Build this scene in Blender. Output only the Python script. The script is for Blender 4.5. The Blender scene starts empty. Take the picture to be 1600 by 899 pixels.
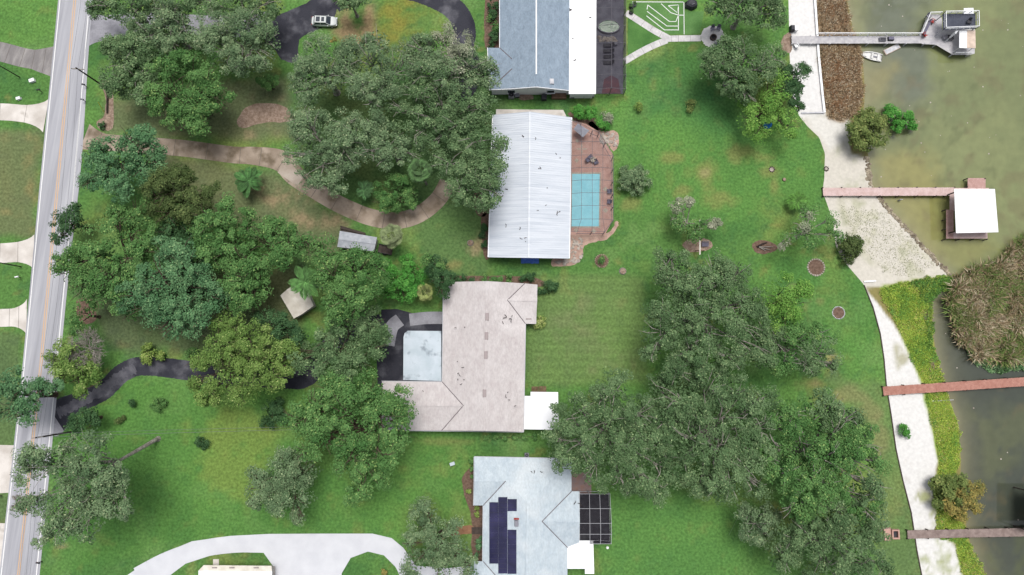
import bpy, bmesh, math, random
import numpy as np
from mathutils import Vector
R = math.radians
rnd = random.Random(7)
rng = np.random.default_rng(11)
scene = bpy.context.scene
COL = scene.collection

# ------------------------------------------------------------------ camera
PXW, PXH = 1600.0, 899.0
FOC = PXW * 24.0 / 36.0            # focal length in photograph pixels
TILT = R(5.9)                      # a little off straight down
CAMH = 122.0                       # drone height, metres
cam = bpy.data.cameras.new('camera')
cam.lens = 24.0; cam.sensor_width = 36.0; cam.clip_start = 1.0; cam.clip_end = 9000.0
camo = bpy.data.objects.new('camera', cam); COL.objects.link(camo)
camo.location = (0, 0, CAMH); camo.rotation_euler = (TILT, 0, 0)
scene.camera = camo
# ------------------------------------------------------------------ sky and sun (bright overcast)
SUN_EL, SUN_AZ = R(74), R(12)     # azimuth clockwise from +Y
world = bpy.data.worlds.new('World'); scene.world = world; world.use_nodes = True
nt = world.node_tree; nt.nodes.clear()
sky = nt.nodes.new('ShaderNodeTexSky'); sky.sky_type = 'NISHITA'; sky.sun_disc = False
sky.sun_elevation = SUN_EL; sky.sun_rotation = SUN_AZ; sky.air_density = 1.0; sky.dust_density = 4.0; sky.ozone_density = 1.0
hs = nt.nodes.new('ShaderNodeHueSaturation'); hs.inputs['Saturation'].default_value = 0.35
bg = nt.nodes.new('ShaderNodeBackground'); bg.inputs['Strength'].default_value = 0.08
wo = nt.nodes.new('ShaderNodeOutputWorld')
nt.links.new(sky.outputs[0], hs.inputs['Color']); nt.links.new(hs.outputs[0], bg.inputs['Color']); nt.links.new(bg.outputs[0], wo.inputs['Surface'])
sun = bpy.data.lights.new('sun', 'SUN'); sun.energy = 1.5; sun.angle = R(26); sun.color = (1.0, 0.965, 0.91)
suno = bpy.data.objects.new('sun', sun); COL.objects.link(suno)
_d = Vector((math.sin(SUN_AZ) * math.cos(SUN_EL), math.cos(SUN_AZ) * math.cos(SUN_EL), math.sin(SUN_EL)))
suno.rotation_euler = _d.to_track_quat('Z', 'Y').to_euler(); suno.location = (60, 0, 200)
scene.view_settings.view_transform = 'Standard'; scene.view_settings.look = 'None'
scene.view_settings.gamma = 1.0; scene.view_settings.use_curve_mapping = False
scene.view_settings.exposure = 0.97
scene.render.engine = 'CYCLES'
scene.cycles.max_bounces = 6; scene.cycles.diffuse_bounces = 2; scene.cycles.glossy_bounces = 2
scene.cycles.transparent_max_bounces = 12; scene.cycles.transmission_bounces = 3
scene.cycles.use_denoising = True
scene.cycles.caustics_reflective = False; scene.cycles.caustics_refractive = False

# ------------------------------------------------------------------ surveying: photograph pixel + height -> place
cT, sT = math.cos(TILT), math.sin(TILT)
def W(px, py, z=0.0):
    x = px - PXW / 2; y = PXH / 2 - py
    yy = y * cT + FOC * sT; zz = y * sT - FOC * cT
    t = (z - CAMH) / zz
    return Vector((x * t, yy * t, z))
def W2(px, py, z=0.0):
    v = W(px, py, z); return (v.x, v.y)
def mpp(px, py, z=0.0):            # metres per pixel there
    return (W(px + 1, py, z) - W(px, py, z)).length
def to_px(x, y, z):
    dz = z - CAMH
    yc = y * cT + dz * sT; zc = -y * sT + dz * cT
    return PXW / 2 + x * FOC / (-zc), PXH / 2 - yc * FOC / (-zc)
def lin(c):
    c = c / 255.0
    return c / 12.92 if c <= 0.04045 else ((c + 0.055) / 1.055) ** 2.4
def S(r, g, b, k=0.62):
    return (lin(r) * k, lin(g) * k, lin(b) * k)

# ------------------------------------------------------------------ materials
def mat(name, c1, c2=None, scale=1.0, lo=.35, hi=.65, rough=.85, spec=.25, metal=0., fine=.12, fscale=9., bump=0., bscale=12.,
        stretch=None, rot=0., attr=None, c3=None, s3=.3, lo3=.55, hi3=.7, detail=5., alpha=1., transl=0.):
    m = bpy.data.materials.new(name); m.use_nodes = True
    n = m.node_tree.nodes; l = m.node_tree.links
    b = n['Principled BSDF']; b.inputs['Roughness'].default_value = rough
    b.inputs['Specular IOR Level'].default_value = spec; b.inputs['Metallic'].default_value = metal
    geo = n.new('ShaderNodeNewGeometry'); vec = geo.outputs['Position']
    if stretch:
        mp = n.new('ShaderNodeMapping'); mp.inputs['Scale'].default_value = stretch
        vr = n.new('ShaderNodeVectorRotate'); vr.rotation_type = 'Z_AXIS'; vr.inputs['Angle'].default_value = rot
        l.new(vec, vr.inputs['Vector']); l.new(vr.outputs[0], mp.inputs['Vector']); svec = mp.outputs[0]
    else: svec = vec
    def noise(s, v, d=detail):
        t = n.new('ShaderNodeTexNoise'); t.inputs['Scale'].default_value = s; t.inputs['Detail'].default_value = d
        l.new(v, t.inputs['Vector']); return t.outputs['Fac']
    def rng_(src, a, b_, c=0., d=1.):
        t = n.new('ShaderNodeMapRange'); l.new(src, t.inputs[0])
        for i, v in enumerate((a, b_, c, d)): t.inputs[i + 1].default_value = v
        return t.outputs[0]
    def mix(f, a, b_, mode='MIX'):
        t = n.new('ShaderNodeMix'); t.data_type = 'RGBA'; t.blend_type = mode
        if isinstance(f, float): t.inputs[0].default_value = f
        else: l.new(f, t.inputs[0])
        for i, v in ((6, a), (7, b_)):
            if isinstance(v, tuple): t.inputs[i].default_value = (*v, 1)
            else: l.new(v, t.inputs[i])
        return t.outputs[2]
    if attr:
        at = n.new('ShaderNodeAttribute'); at.attribute_name = attr; col = at.outputs['Color']
        if c2: col = mix(rng_(noise(scale, svec), lo, hi, 0, .5), col, c2)
    elif c2: col = mix(rng_(noise(scale, svec), lo, hi), c1, c2)
    else:
        rgb = n.new('ShaderNodeRGB'); rgb.outputs[0].default_value = (*c1, 1); col = rgb.outputs[0]
    if c3: col = mix(rng_(noise(s3, vec), lo3, hi3), col, c3)
    if fine:
        v = rng_(noise(fscale, svec, 3.), .25, .75, 1 - fine, 1 + fine)
        cmb = n.new('ShaderNodeCombineColor')
        for i in range(3): l.new(v, cmb.inputs[i])
        col = mix(1.0, col, cmb.outputs[0], 'MULTIPLY')
    l.new(col, b.inputs['Base Color'])
    if bump:
        bp = n.new('ShaderNodeBump'); bp.inputs['Strength'].default_value = bump; bp.inputs['Distance'].default_value = .1
        l.new(noise(bscale, vec, 4.), bp.inputs['Height']); l.new(bp.outputs[0], b.inputs['Normal'])
    if alpha < 1: b.inputs['Alpha'].default_value = alpha
    if transl:
        tr = n.new('ShaderNodeBsdfTranslucent'); l.new(col, tr.inputs['Color'])
        ms = n.new('ShaderNodeMixShader'); ms.inputs[0].default_value = transl
        out = n['Material Output']
        l.new(b.outputs[0], ms.inputs[1]); l.new(tr.outputs[0], ms.inputs[2]); l.new(ms.outputs[0], out.inputs['Surface'])
    return m
M = {}
M['leaf'] = mat('leaf', (0, 0, 0), attr='Col', fine=0, rough=.7, spec=.12, transl=.1)
M['lawn'] = mat('lawn', (0, 0, 0), attr='Col', fine=.34, fscale=2.2, bump=.8, bscale=5., rough=.95, spec=.05)
M['bed'] = mat('shore_sand', (0, 0, 0), attr='Col', fine=.09, fscale=2., bump=.3, bscale=3., rough=.95, spec=.05)
M['bark'] = mat('bark', S(112, 98, 84), S(70, 60, 50), scale=3., fine=.3, bump=.6, rough=.95)
M['greybark'] = mat('grey_bark', S(186, 180, 172), S(132, 126, 118), scale=2., fine=.25, bump=.5, rough=.95)
M['road'] = mat('road_asphalt', S(197, 198, 205), S(168, 169, 177), scale=1., lo=.35, hi=.68, stretch=(.75, .03, 1), rot=0.098, fine=.08, fscale=5., c3=S(176, 178, 188), s3=.09, lo3=.58, hi3=.72, rough=.9, bump=.1)
M['asphalt'] = mat('driveway_asphalt', S(58, 59, 69), S(108, 108, 116), scale=.3, lo=.5, hi=.68, fine=.16, fscale=4., c3=S(42, 43, 54), s3=.22, lo3=.5, hi3=.66, rough=.85, bump=.15)
M['apron'] = mat('worn_asphalt', S(164, 164, 172), S(140, 140, 148), scale=.5, lo=.45, hi=.65, fine=.14, fscale=4., rough=.9, bump=.1)
M['white_line'] = mat('white_road_paint', S(238, 238, 238, .72), S(190, 190, 194), scale=2.5, lo=.62, hi=.8, fine=.05)
M['yellow_line'] = mat('yellow_road_paint', S(236, 190, 140), S(200, 175, 150), scale=2., lo=.55, hi=.8, fine=.05)
M['conc_white'] = mat('bright_concrete', S(232, 234, 240, .62), S(222, 224, 231, .62), scale=.4, fine=.03, bump=.05)
M['conc_light'] = mat('light_concrete', S(236, 230, 224, .64), S(206, 198, 190), scale=.35, lo=.4, hi=.7, fine=.07, c3=S(150, 138, 126), s3=.25, lo3=.6, hi3=.75)
M['conc_tan'] = mat('weathered_concrete', S(190, 174, 158), S(158, 142, 126), scale=.3, lo=.38, hi=.62, fine=.1, c3=S(124, 110, 92), s3=.4, lo3=.48, hi3=.66, bump=.1)
M['conc_grey'] = mat('grey_concrete', S(140, 136, 136), S(172, 168, 166), scale=.8, lo=.42, hi=.7, stretch=(1, .25, 1), rot=.3, fine=.12)
M['conc_walk'] = mat('walkway_concrete', S(226, 224, 224, .68), S(204, 202, 204), scale=.9, fine=.07, fscale=3.)
M['joint'] = mat('concrete_joint', S(120, 112, 104), fine=.1)
M['shingle_grey'] = mat('grey_shingle', S(158, 175, 192), S(140, 157, 174), scale=1.4, lo=.3, hi=.7, fine=.16, fscale=5., bump=.3, bscale=6., stretch=(1, .5, 1))
M['shingle_tan'] = mat('tan_shingle', S(220, 214, 214), S(206, 198, 198), scale=1.2, lo=.3, hi=.7, fine=.11, fscale=4., bump=.5, bscale=6., c3=S(228, 222, 222), s3=.15, stretch=(1, .45, 1))
M['shingle_pale'] = mat('pale_shingle', S(212, 224, 232), S(192, 206, 217), scale=1.2, lo=.3, hi=.7, fine=.1, fscale=4., bump=.5, bscale=6., c3=S(220, 229, 235), s3=.15, stretch=(1, .5, 1))
M['metal_white'] = mat('white_metal_roof', S(228, 235, 245, .6), S(206, 215, 228, .6), scale=.8, lo=.4, hi=.72, stretch=(.06, 2.6, 1), fine=.04, rough=.45, spec=.4)
M['white'] = mat('white_paint', S(246, 247, 250, .8), S(236, 238, 242, .78), scale=.4, fine=.015, rough=.6)
M['white_dirty'] = mat('white_weathered', S(228, 228, 232), S(196, 198, 206), scale=1.5, lo=.4, hi=.7, fine=.06)
M['blue_roof'] = mat('pale_blue_roof', S(212, 224, 234), S(196, 210, 220), scale=.5, lo=.4, hi=.65, fine=.05, c3=S(140, 152, 162), s3=.6, lo3=.56, hi3=.72, rough=.6)
M['cream'] = mat('cream_roof', S(240, 235, 225, .66), S(224, 217, 204), scale=.8, fine=.06)
M['stucco'] = mat('stucco_wall', S(214, 208, 200), S(196, 190, 182), scale=.8, fine=.06)
M['fascia_dark'] = mat('valley_metal', S(120, 112, 116), fine=.15)
M['vent'] = mat('roof_vent', S(178, 166, 166), fine=.08)
M['solar'] = mat('solar_glass', S(40, 40, 74), S(58, 56, 98), scale=.45, lo=.4, hi=.7, fine=.08, rough=.25, spec=.5)
M['alu'] = mat('aluminium_frame', S(196, 198, 204), fine=.05, rough=.5)
M['alu_dark'] = mat('bronze_frame', S(98, 96, 104), fine=.1, rough=.5)
M['screen'] = mat('insect_screen', S(70, 66, 76), fine=.05, rough=.9, alpha=.1)
M['screen_dark'] = mat('dense_insect_screen', S(44, 40, 50), fine=.05, rough=.9, alpha=.24)
M['brick'] = mat('brick_paving', S(212, 174, 162), S(198, 156, 143), scale=1., lo=.35, hi=.65, fine=.12, fscale=5., c3=S(212, 174, 160), s3=.3)
M['paver'] = mat('red_grey_pavers', S(150, 136, 138), S(164, 132, 122), scale=1., fine=.12)
M['patio_grey'] = mat('grey_paving', S(142, 142, 154), S(118, 117, 130), scale=.9, fine=.14)
M['patio_red'] = mat('red_paving', S(140, 98, 104), S(118, 92, 104), scale=.9, fine=.12)
M['pool'] = mat('pool_water', S(150, 226, 242, .64), S(134, 216, 234, .64), scale=.4, fine=.06, fscale=1.5, rough=.3, spec=.12, bump=.1, bscale=1.5)
M['spa'] = mat('green_pool_water', S(112, 160, 118), S(92, 140, 104), scale=.7, fine=.05, rough=.1, spec=.5)
M['tile_pale'] = mat('pale_inlay_tile', S(206, 196, 180), S(180, 168, 152), scale=3., fine=.1)
M['wood_red'] = mat('red_stained_decking', S(208, 172, 166, .7), S(188, 150, 142, .7), scale=1.6, lo=.3, hi=.7, fine=.14, fscale=6.)
M['wood_red2'] = mat('red_decking_faded', S(226, 202, 200, .72), S(206, 178, 172, .72), scale=1.2, lo=.3, hi=.7, fine=.12, fscale=6.)
M['wood_grey'] = mat('weathered_decking', S(172, 154, 148), S(146, 128, 122), scale=1.5, fine=.16, fscale=6.)
M['wood_rust'] = mat('rusty_decking', S(196, 146, 132, .7), S(172, 120, 106, .7), scale=1.6, lo=.3, hi=.7, fine=.16, fscale=6.)
M['conc_mid'] = mat('mid_concrete', S(200, 188, 176), S(176, 162, 148), scale=.5, fine=.08)
M['shed_roof'] = mat('shed_roofing', S(196, 200, 208), S(172, 177, 186), scale=1.2, fine=.1)
M['worn'] = mat('worn_asphalt_streak', S(112, 112, 120), S(82, 82, 92), scale=.8, fine=.15)
M['wood_white'] = mat('pale_decking', S(224, 222, 224), S(200, 198, 204), scale=1.5, fine=.08, fscale=6.)
M['wood_brown'] = mat('brown_wood', S(140, 112, 92), S(108, 84, 68), scale=2., fine=.16)
M['dark'] = mat('dark_plastic', S(48, 48, 56), S(70, 70, 78), scale=1.5, fine=.12, rough=.6)
M['deck_dark'] = mat('dark_deck_coating', S(94, 98, 112), S(80, 84, 98), scale=.9, fine=.12)
M['grey_plastic'] = mat('grey_plastic', S(150, 150, 160), fine=.1)
M['purple_grey'] = mat('violet_grey_plastic', S(120, 118, 138), fine=.1)
M['red_plastic'] = mat('red_chair_plastic', S(168, 70, 66), fine=.1)
M['tarp'] = mat('blue_tarp', S(92, 132, 220), S(70, 108, 200), scale=2., fine=.15, bump=.5, bscale=3.)
M['bluething'] = mat('bright_blue_plastic', S(60, 150, 220), S(44, 120, 196), scale=2., fine=.1)
M['sail'] = mat('grey_canvas', S(186, 188, 200), S(172, 174, 188), scale=.8, fine=.05)
M['mulch'] = mat('bark_mulch', S(136, 112, 98), S(108, 86, 72), scale=2.5, fine=.3, fscale=5., bump=.8, bscale=8.)
M['mulch_pale'] = mat('pale_mulch', S(178, 156, 140), S(140, 118, 102), scale=1.6, fine=.3, fscale=5., bump=.8, bscale=8.)
M['brickpath'] = mat('terracotta_path', S(170, 128, 98), S(150, 110, 84), scale=1.5, fine=.15)
M['stone'] = mat('garden_stone', S(206, 196, 186), S(168, 156, 146), scale=1.2, fine=.15, bump=.5)
M['stone_pink'] = mat('pink_stone', S(206, 176, 160), S(180, 150, 136), scale=.9, fine=.18, fscale=4., bump=.5)
M['pole'] = mat('treated_pole', S(66, 54, 50), S(48, 40, 38), scale=2., fine=.15)
M['glass'] = mat('window_glass', S(60, 68, 78), fine=0, rough=.08, spec=.5)
M['carpaint'] = mat('silver_car_paint', S(214, 220, 220), fine=.02, rough=.3, spec=.5)
M['tyre'] = mat('tyre_rubber', S(36, 36, 38), fine=.1)
M['lamp_red'] = mat('tail_lamp', S(160, 40, 36), fine=0, rough=.3)
M['turf'] = mat('court_turf', S(104, 148, 84), S(88, 134, 70), scale=.35, lo=.4, hi=.6, fine=.14, fscale=4.)
M['turf_dark'] = mat('putting_turf', S(92, 140, 70), S(72, 120, 56), scale=.3, lo=.4, hi=.6, fine=.14, fscale=4.)
M['boat'] = mat('boat_gelcoat', S(236, 236, 234, .75), S(214, 214, 212), scale=1.2, fine=.04, rough=.4)
M['beige'] = mat('beige_canvas', S(232, 212, 196, .7), S(216, 196, 180), scale=1.2, fine=.05)
M['wire'] = mat('cable', S(120, 122, 126), fine=0)
M['yellow'] = mat('yellow_guard', S(196, 190, 60), fine=.05)
M['timber'] = mat('dark_timber', S(70, 60, 56), S(92, 82, 76), scale=2., fine=.2)
M['rubble'] = mat('seawall_rubble', S(190, 178, 156), S(120, 108, 92), scale=1.1, fine=.3, fscale=4.)

# ------------------------------------------------------------------ mesh helpers
class MB:
    def __init__(s): s.v = []; s.f = []
    def add(s, vs, fs):
        b = len(s.v); s.v += [tuple(p) for p in vs]; s.f += [tuple(b + i for i in f) for f in fs]; return s
    def box(s, c, size, rz=0., bev=0.):
        cx, cy, cz = c; x, y, z = size[0] / 2, size[1] / 2, size[2] / 2
        ca, sa = math.cos(rz), math.sin(rz); vs = []
        for k, t in ((-z, 0), (z, bev)):
            for a, b in ((-x + t, -y + t), (x - t, -y + t), (x - t, y - t), (-x + t, y - t)):
                vs.append((cx + a * ca - b * sa, cy + a * sa + b * ca, cz + k))
        return s.add(vs, [(3, 2, 1, 0), (4, 5, 6, 7), (0, 1, 5, 4), (1, 2, 6, 5), (2, 3, 7, 6), (3, 0, 4, 7)])
    def prism(s, poly, z0, z1):
        n = len(poly); a = sum(poly[i][0] * poly[(i + 1) % n][1] - poly[(i + 1) % n][0] * poly[i][1] for i in range(n))
        if a < 0: poly = poly[::-1]
        return s.add([(p[0], p[1], z0) for p in poly] + [(p[0], p[1], z1) for p in poly],
                     [tuple(range(n))[::-1], tuple(range(n, 2 * n))] + [(i, (i + 1) % n, n + (i + 1) % n, n + i) for i in range(n)])
    def slab3(s, pts, t):          # a sloping plate: 3-D outline, thickness downwards
        n = len(pts); a = sum(pts[i][0] * pts[(i + 1) % n][1] - pts[(i + 1) % n][0] * pts[i][1] for i in range(n))
        if a < 0: pts = pts[::-1]
        return s.add([(p[0], p[1], p[2] - t) for p in pts] + [tuple(p) for p in pts],
                     [tuple(range(n))[::-1], tuple(range(n, 2 * n))] + [(i, (i + 1) % n, n + (i + 1) % n, n + i) for i in range(n)])
    def tube(s, p0, p1, r0, r1=None, n=6):
        r1 = r0 if r1 is None else r1
        p0, p1 = Vector(p0), Vector(p1); d = (p1 - p0)
        if d.length < 1e-6: return s
        d.normalize(); u = d.orthogonal().normalized(); w = d.cross(u)
        vs = [p + (u * math.cos(2 * math.pi * i / n) + w * math.sin(2 * math.pi * i / n)) * r for p, r in ((p0, r0), (p1, r1)) for i in range(n)]
        return s.add(vs, [(i, (i + 1) % n, n + (i + 1) % n, n + i) for i in range(n)] + [tuple(range(n))[::-1], tuple(range(n, 2 * n))])
    def path(s, pts, rs, n=6):
        for i in range(len(pts) - 1): s.tube(pts[i], pts[i + 1], rs[i], rs[i + 1], n)
        return s
    def ring(s, c, r0, r1, z0, z1, n=28, sx=1., sy=1.):
        vs = []
        for i in range(n):
            a = 2 * math.pi * i / n; ca, sa = math.cos(a) * sx, math.sin(a) * sy
            vs += [(c[0] + ca * r0, c[1] + sa * r0, z0), (c[0] + ca * r1, c[1] + sa * r1, z0), (c[0] + ca * r1, c[1] + sa * r1, z1), (c[0] + ca * r0, c[1] + sa * r0, z1)]
        fs = []
        for i in range(n):
            j = (i + 1) % n
            for k in range(4): fs.append((4 * i + k, 4 * i + (k + 1) % 4, 4 * j + (k + 1) % 4, 4 * j + k)[::-1])
        return s.add(vs, fs)
    def rock(s, c, r, h=None):
        h = h or r * .7
        vs = [(c[0], c[1], c[2] + h * rnd.uniform(.8, 1.1))]; n = 6; a0 = rnd.random() * 6
        for k, (f, zz) in enumerate(((.75, .75), (1., .1))):
            for i in range(n):
                a = a0 + 2 * math.pi * (i + .5 * k) / n; q = r * f * rnd.uniform(.75, 1.2)
                vs.append((c[0] + math.cos(a) * q, c[1] + math.sin(a) * q, c[2] + h * zz * rnd.uniform(.8, 1.1)))
        fs = [(0, 1 + i, 1 + (i + 1) % n) for i in range(n)]
        for i in range(n):
            j = (i + 1) % n; fs += [(1 + i, 1 + n + i, 1 + j), (1 + n + i, 1 + n + j, 1 + j)]
        return s.add(vs, fs)
    def build(s, name, m, parent=None, org=None, smooth=False):
        me = bpy.data.meshes.new(name)
        o0 = Vector(parent['_o'] if parent is not None else (org or (0, 0, 0)))
        me.from_pydata([(x - o0.x, y - o0.y, z - o0.z) for x, y, z in s.v], [], s.f); me.update()
        me.materials.append(M[m] if isinstance(m, str) else m)
        if smooth: me.polygons.foreach_set('use_smooth', [True] * len(me.polygons))
        return link(name, me, parent, o0)
def link(name, me, parent, o0):
    o = bpy.data.objects.new(name, me); COL.objects.link(o); o['_o'] = tuple(o0)
    if parent is not None: o.parent = parent
    else: o.location = o0
    return o
def tag(o, label=None, cat=None, group=None, kind=None):
    for k, v in (('label', label), ('category', cat), ('group', group), ('kind', kind)):
        if v: o[k] = v
    return o
def thing(name, label, cat, loc, group=None, rz=0.):
    o = bpy.data.objects.new(name, None); COL.objects.link(o); o.location = loc; o.rotation_euler = (0, 0, rz)
    o['_o'] = tuple(loc); o.empty_display_size = .3
    return tag(o, label, cat, group)
def local_thing(name, label, cat, loc, rz=0., group=None):      # parts are written round the thing's own origin
    o = thing(name, label, cat, loc, group, rz); o['_o'] = (0., 0., 0.); return o
def dup(root, loc, rz, label, group=None):
    r = root.copy(); COL.objects.link(r); r.location = loc; r.rotation_euler = (0, 0, rz); r['label'] = label
    if group: r['group'] = group
    def rec(a, b):
        for ch in a.children:
            c = ch.copy(); COL.objects.link(c); c.parent = b; rec(ch, c)
    rec(root, r); return r
def P(pts, z=0.): return [W2(a, b, z) for a, b in pts]
def smooth_poly(pts, closed=True, sub=6):
    n = len(pts); out = []
    for i in range(n if closed else n - 1):
        p = [pts[(i + k) % n] if closed else pts[min(max(i + k, 0), n - 1)] for k in (-1, 0, 1, 2)]
        for j in range(sub):
            t = j / sub
            out.append(tuple(.5 * (2 * p[1][d] + (p[2][d] - p[0][d]) * t + (2 * p[0][d] - 5 * p[1][d] + 4 * p[2][d] - p[3][d]) * t * t
                                   + (3 * p[1][d] - p[0][d] - 3 * p[2][d] + p[3][d]) * t ** 3) for d in range(len(pts[0]))))
    if not closed: out.append(tuple(pts[-1]))
    return out
def offset_poly(poly, d):          # inwards
    n = len(poly); a = sum(poly[i][0] * poly[(i + 1) % n][1] - poly[(i + 1) % n][0] * poly[i][1] for i in range(n))
    if a < 0: poly = poly[::-1]
    out = []
    for i in range(n):
        p0, p1, p2 = (Vector(poly[(i + k) % n]) for k in (-1, 0, 1))
        e0, e1 = (p1 - p0).normalized(), (p2 - p1).normalized()
        n0, n1 = Vector((-e0.y, e0.x)), Vector((-e1.y, e1.x))
        c = e0.x * e1.y - e0.y * e1.x
        if abs(c) < .05: out.append(tuple(p1 + n0 * d)); continue
        q0, q1 = p0 + n0 * d, p1 + n1 * d
        t = ((q1.x - q0.x) * e1.y - (q1.y - q0.y) * e1.x) / c
        out.append(tuple(q0 + e0 * t))
    return out

# ------------------------------------------------------------------ noise and masks for the terrain colours
class VNoise:
    def __init__(s, seed): s.g = np.random.default_rng(seed).random((256, 256))
    def __call__(s, x, y):
        xi = np.floor(x).astype(int); yi = np.floor(y).astype(int); fx = x - xi; fy = y - yi
        fx = fx * fx * (3 - 2 * fx); fy = fy * fy * (3 - 2 * fy)
        g = lambda a, b: s.g[a % 256, b % 256]
        return (g(xi, yi) * (1 - fx) + g(xi + 1, yi) * fx) * (1 - fy) + (g(xi, yi + 1) * (1 - fx) + g(xi + 1, yi + 1) * fx) * fy
_vn = [VNoise(i) for i in range(5)]
def fbm(x, y, s, k=0):
    r = 0; a = .5; t = 0
    for o in range(4):
        r = r + a * _vn[(o + k) % 5](x / s + 17 * k, y / s + 31 * k); t += a; a *= .55; s /= 2.1
    return r / t
def sstep(a, b, x):
    t = np.clip((x - a) / (b - a), 0, 1); return t * t * (3 - 2 * t)
def poly_sd(px, py, poly):         # signed distance in pixels, positive inside
    d = np.full(px.shape, 1e9); ins = np.zeros(px.shape, bool); n = len(poly)
    for i in range(n):
        (x0, y0), (x1, y1) = poly[i], poly[(i + 1) % n]
        ex, ey = x1 - x0, y1 - y0; L = ex * ex + ey * ey + 1e-9
        t = np.clip(((px - x0) * ex + (py - y0) * ey) / L, 0, 1)
        d = np.minimum(d, np.hypot(px - x0 - t * ex, py - y0 - t * ey))
        c = (y0 > py) != (y1 > py)
        ins ^= c & (px < ex * (py - y0) / (ey if abs(ey) > 1e-9 else 1e-9) + x0)
    return np.where(ins, d, -d)
def blend(col, c, m): return col * (1 - m[..., None]) + np.array(c) * m[..., None]
def grid_mesh(name, X, Y, Z, cols, m, extra=None):
    nr, nc = X.shape; me = bpy.data.meshes.new(name)
    v = np.stack([X, Y, Z], -1).reshape(-1, 3).astype(np.float32)
    i = np.arange(nr - 1)[:, None] * nc + np.arange(nc - 1)[None]
    q = np.stack([i, i + 1, i + nc + 1, i + nc], -1).reshape(-1, 4).astype(np.int32)
    fill(me, v, q); attr_col(me, cols.reshape(-1, 3)); me.materials.append(m)
    if extra is not None:
        a = me.attributes.new('Depth', 'FLOAT', 'POINT'); a.data.foreach_set('value', extra.reshape(-1).astype(np.float32))
    me.polygons.foreach_set('use_smooth', np.ones(len(q), bool))
    return link(name, me, None, (0, 0, 0))
def fill(me, v, q):
    nf, k = q.shape
    me.vertices.add(len(v)); me.vertices.foreach_set('co', v.reshape(-1).astype(np.float32))
    me.loops.add(nf * k); me.loops.foreach_set('vertex_index', q.reshape(-1).astype(np.int32))
    me.polygons.add(nf); me.polygons.foreach_set('loop_start', np.arange(0, nf * k, k, dtype=np.int32))
    me.polygons.foreach_set('loop_total', np.full(nf, k, np.int32))
    me.update(calc_edges=True)
def attr_col(me, c):
    a = me.attributes.new('Col', 'FLOAT_COLOR', 'POINT')
    a.data.foreach_set('color', np.concatenate([c, np.ones((len(c), 1))], 1).reshape(-1).astype(np.float32))
# ================================================================== terrain
EDGE_PX = [(1215, -160), (1232, 0), (1234, 90), (1237, 150), (1249, 182), (1262, 198), (1280, 215), (1289, 240), (1288, 278), (1285, 300), (1291, 315),
           (1301, 345), (1306, 385), (1318, 408), (1350, 445), (1364, 480), (1375, 520), (1381, 560), (1385, 600), (1393, 650), (1400, 700), (1411, 750), (1424, 800), (1433, 860), (1440, 899), (1462, 1060)]
SHORE_PX = [(1312, -160), (1322, 0), (1332, 50), (1346, 90), (1350, 140), (1348, 175), (1352, 205), (1355, 245), (1362, 290), (1385, 322), (1420, 360), (1455, 398),
            (1487, 430), (1490, 438), (1462, 448), (1455, 462), (1456, 520), (1463, 560), (1473, 600), (1495, 660), (1500, 720), (1498, 770), (1512, 840), (1530, 899), (1560, 1060)]
WATER_Z = -0.45
def line_x(pts, z):
    w = sorted([W2(a, b, z)[::-1] for a, b in pts]); ys = np.array([p[0] for p in w]); xs = np.array([p[1] for p in w])
    return lambda y: np.interp(y, ys, xs)
edge_x = line_x(EDGE_PX, 0.0); shore_x = line_x(SHORE_PX, WATER_Z)
def bed_z(x, y):
    e, s = edge_x(y) - .4, shore_x(y)
    t = np.clip((x - e) / np.maximum(s - e, .5), 0, 1)
    land = -0.06 + (WATER_Z + .02 + .06) * t
    return np.where(x <= s, land, np.maximum(WATER_Z + .02 - .11 * (x - s), -2.6))
rows = np.concatenate([[-3000, -400, -140], np.arange(-72, 92, .5), [160, 400, 3000]])
# --- lawn
CL = lambda r_, g_, b_: np.array(S(r_ + 8, g_ - 4, b_ + 25) if g_ > r_ else S(r_, g_, b_ + 2))
C = lambda *a, k=.62: np.array(S(*a, k=k))
nx = 400
tt = np.concatenate([np.linspace(0, 1, nx)])
X = -122 + (edge_x(rows)[:, None] + 122) * tt[None]; X = np.concatenate([np.full((len(rows), 1), -3000.), np.full((len(rows), 1), -400.), X], 1)
Y = np.repeat(rows[:, None], X.shape[1], 1); Z = np.zeros_like(X)
px, py = to_px(X, Y, 0.); far = (np.abs(X) > 150) | (np.abs(Y) > 120)
n1, n2, n3, n4 = fbm(X, Y, 22, 0), fbm(X, Y, 7, 1), fbm(X, Y, 2.4, 2), fbm(X, Y, 12, 3)
col = np.empty(X.shape + (3,)); col[:] = CL(88, 142, 48)
col = blend(col, CL(104, 162, 56), sstep(.45, .75, n1) * .8)
col = blend(col, CL(66, 122, 40), sstep(.5, .72, n2) * .65)
col = blend(col, CL(138, 158, 62), sstep(.56, .8, n4) * .6)
col = blend(col, CL(150, 140, 84), sstep(.62, .8, n3) * .4)
col = blend(col, CL(58, 112, 44), sstep(.58, .7, fbm(X, Y, 1.6, 4)) * .38)
col = blend(col, CL(122, 168, 74), sstep(.58, .74, fbm(X, Y, 4.5, 3)) * .35)
def area(poly, soft, c, amt, thr=None):
    global col
    m = sstep(-soft, soft, poly_sd(px, py, poly) + (n2 - .5) * soft * 3) * amt
    if thr is not None: m = m * sstep(thr, thr + .25, .55 * n3 + .45 * n2)
    col = blend(col, c, m)
def spot(x, y, rx, ry, c, amt):
    global col
    d = np.hypot((px - x) / rx, (py - y) / ry) + (n3 - .5) * 1.5 + (n2 - .5) * .7
    col = blend(col, c, sstep(1.15, .25, d) * amt)
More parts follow.
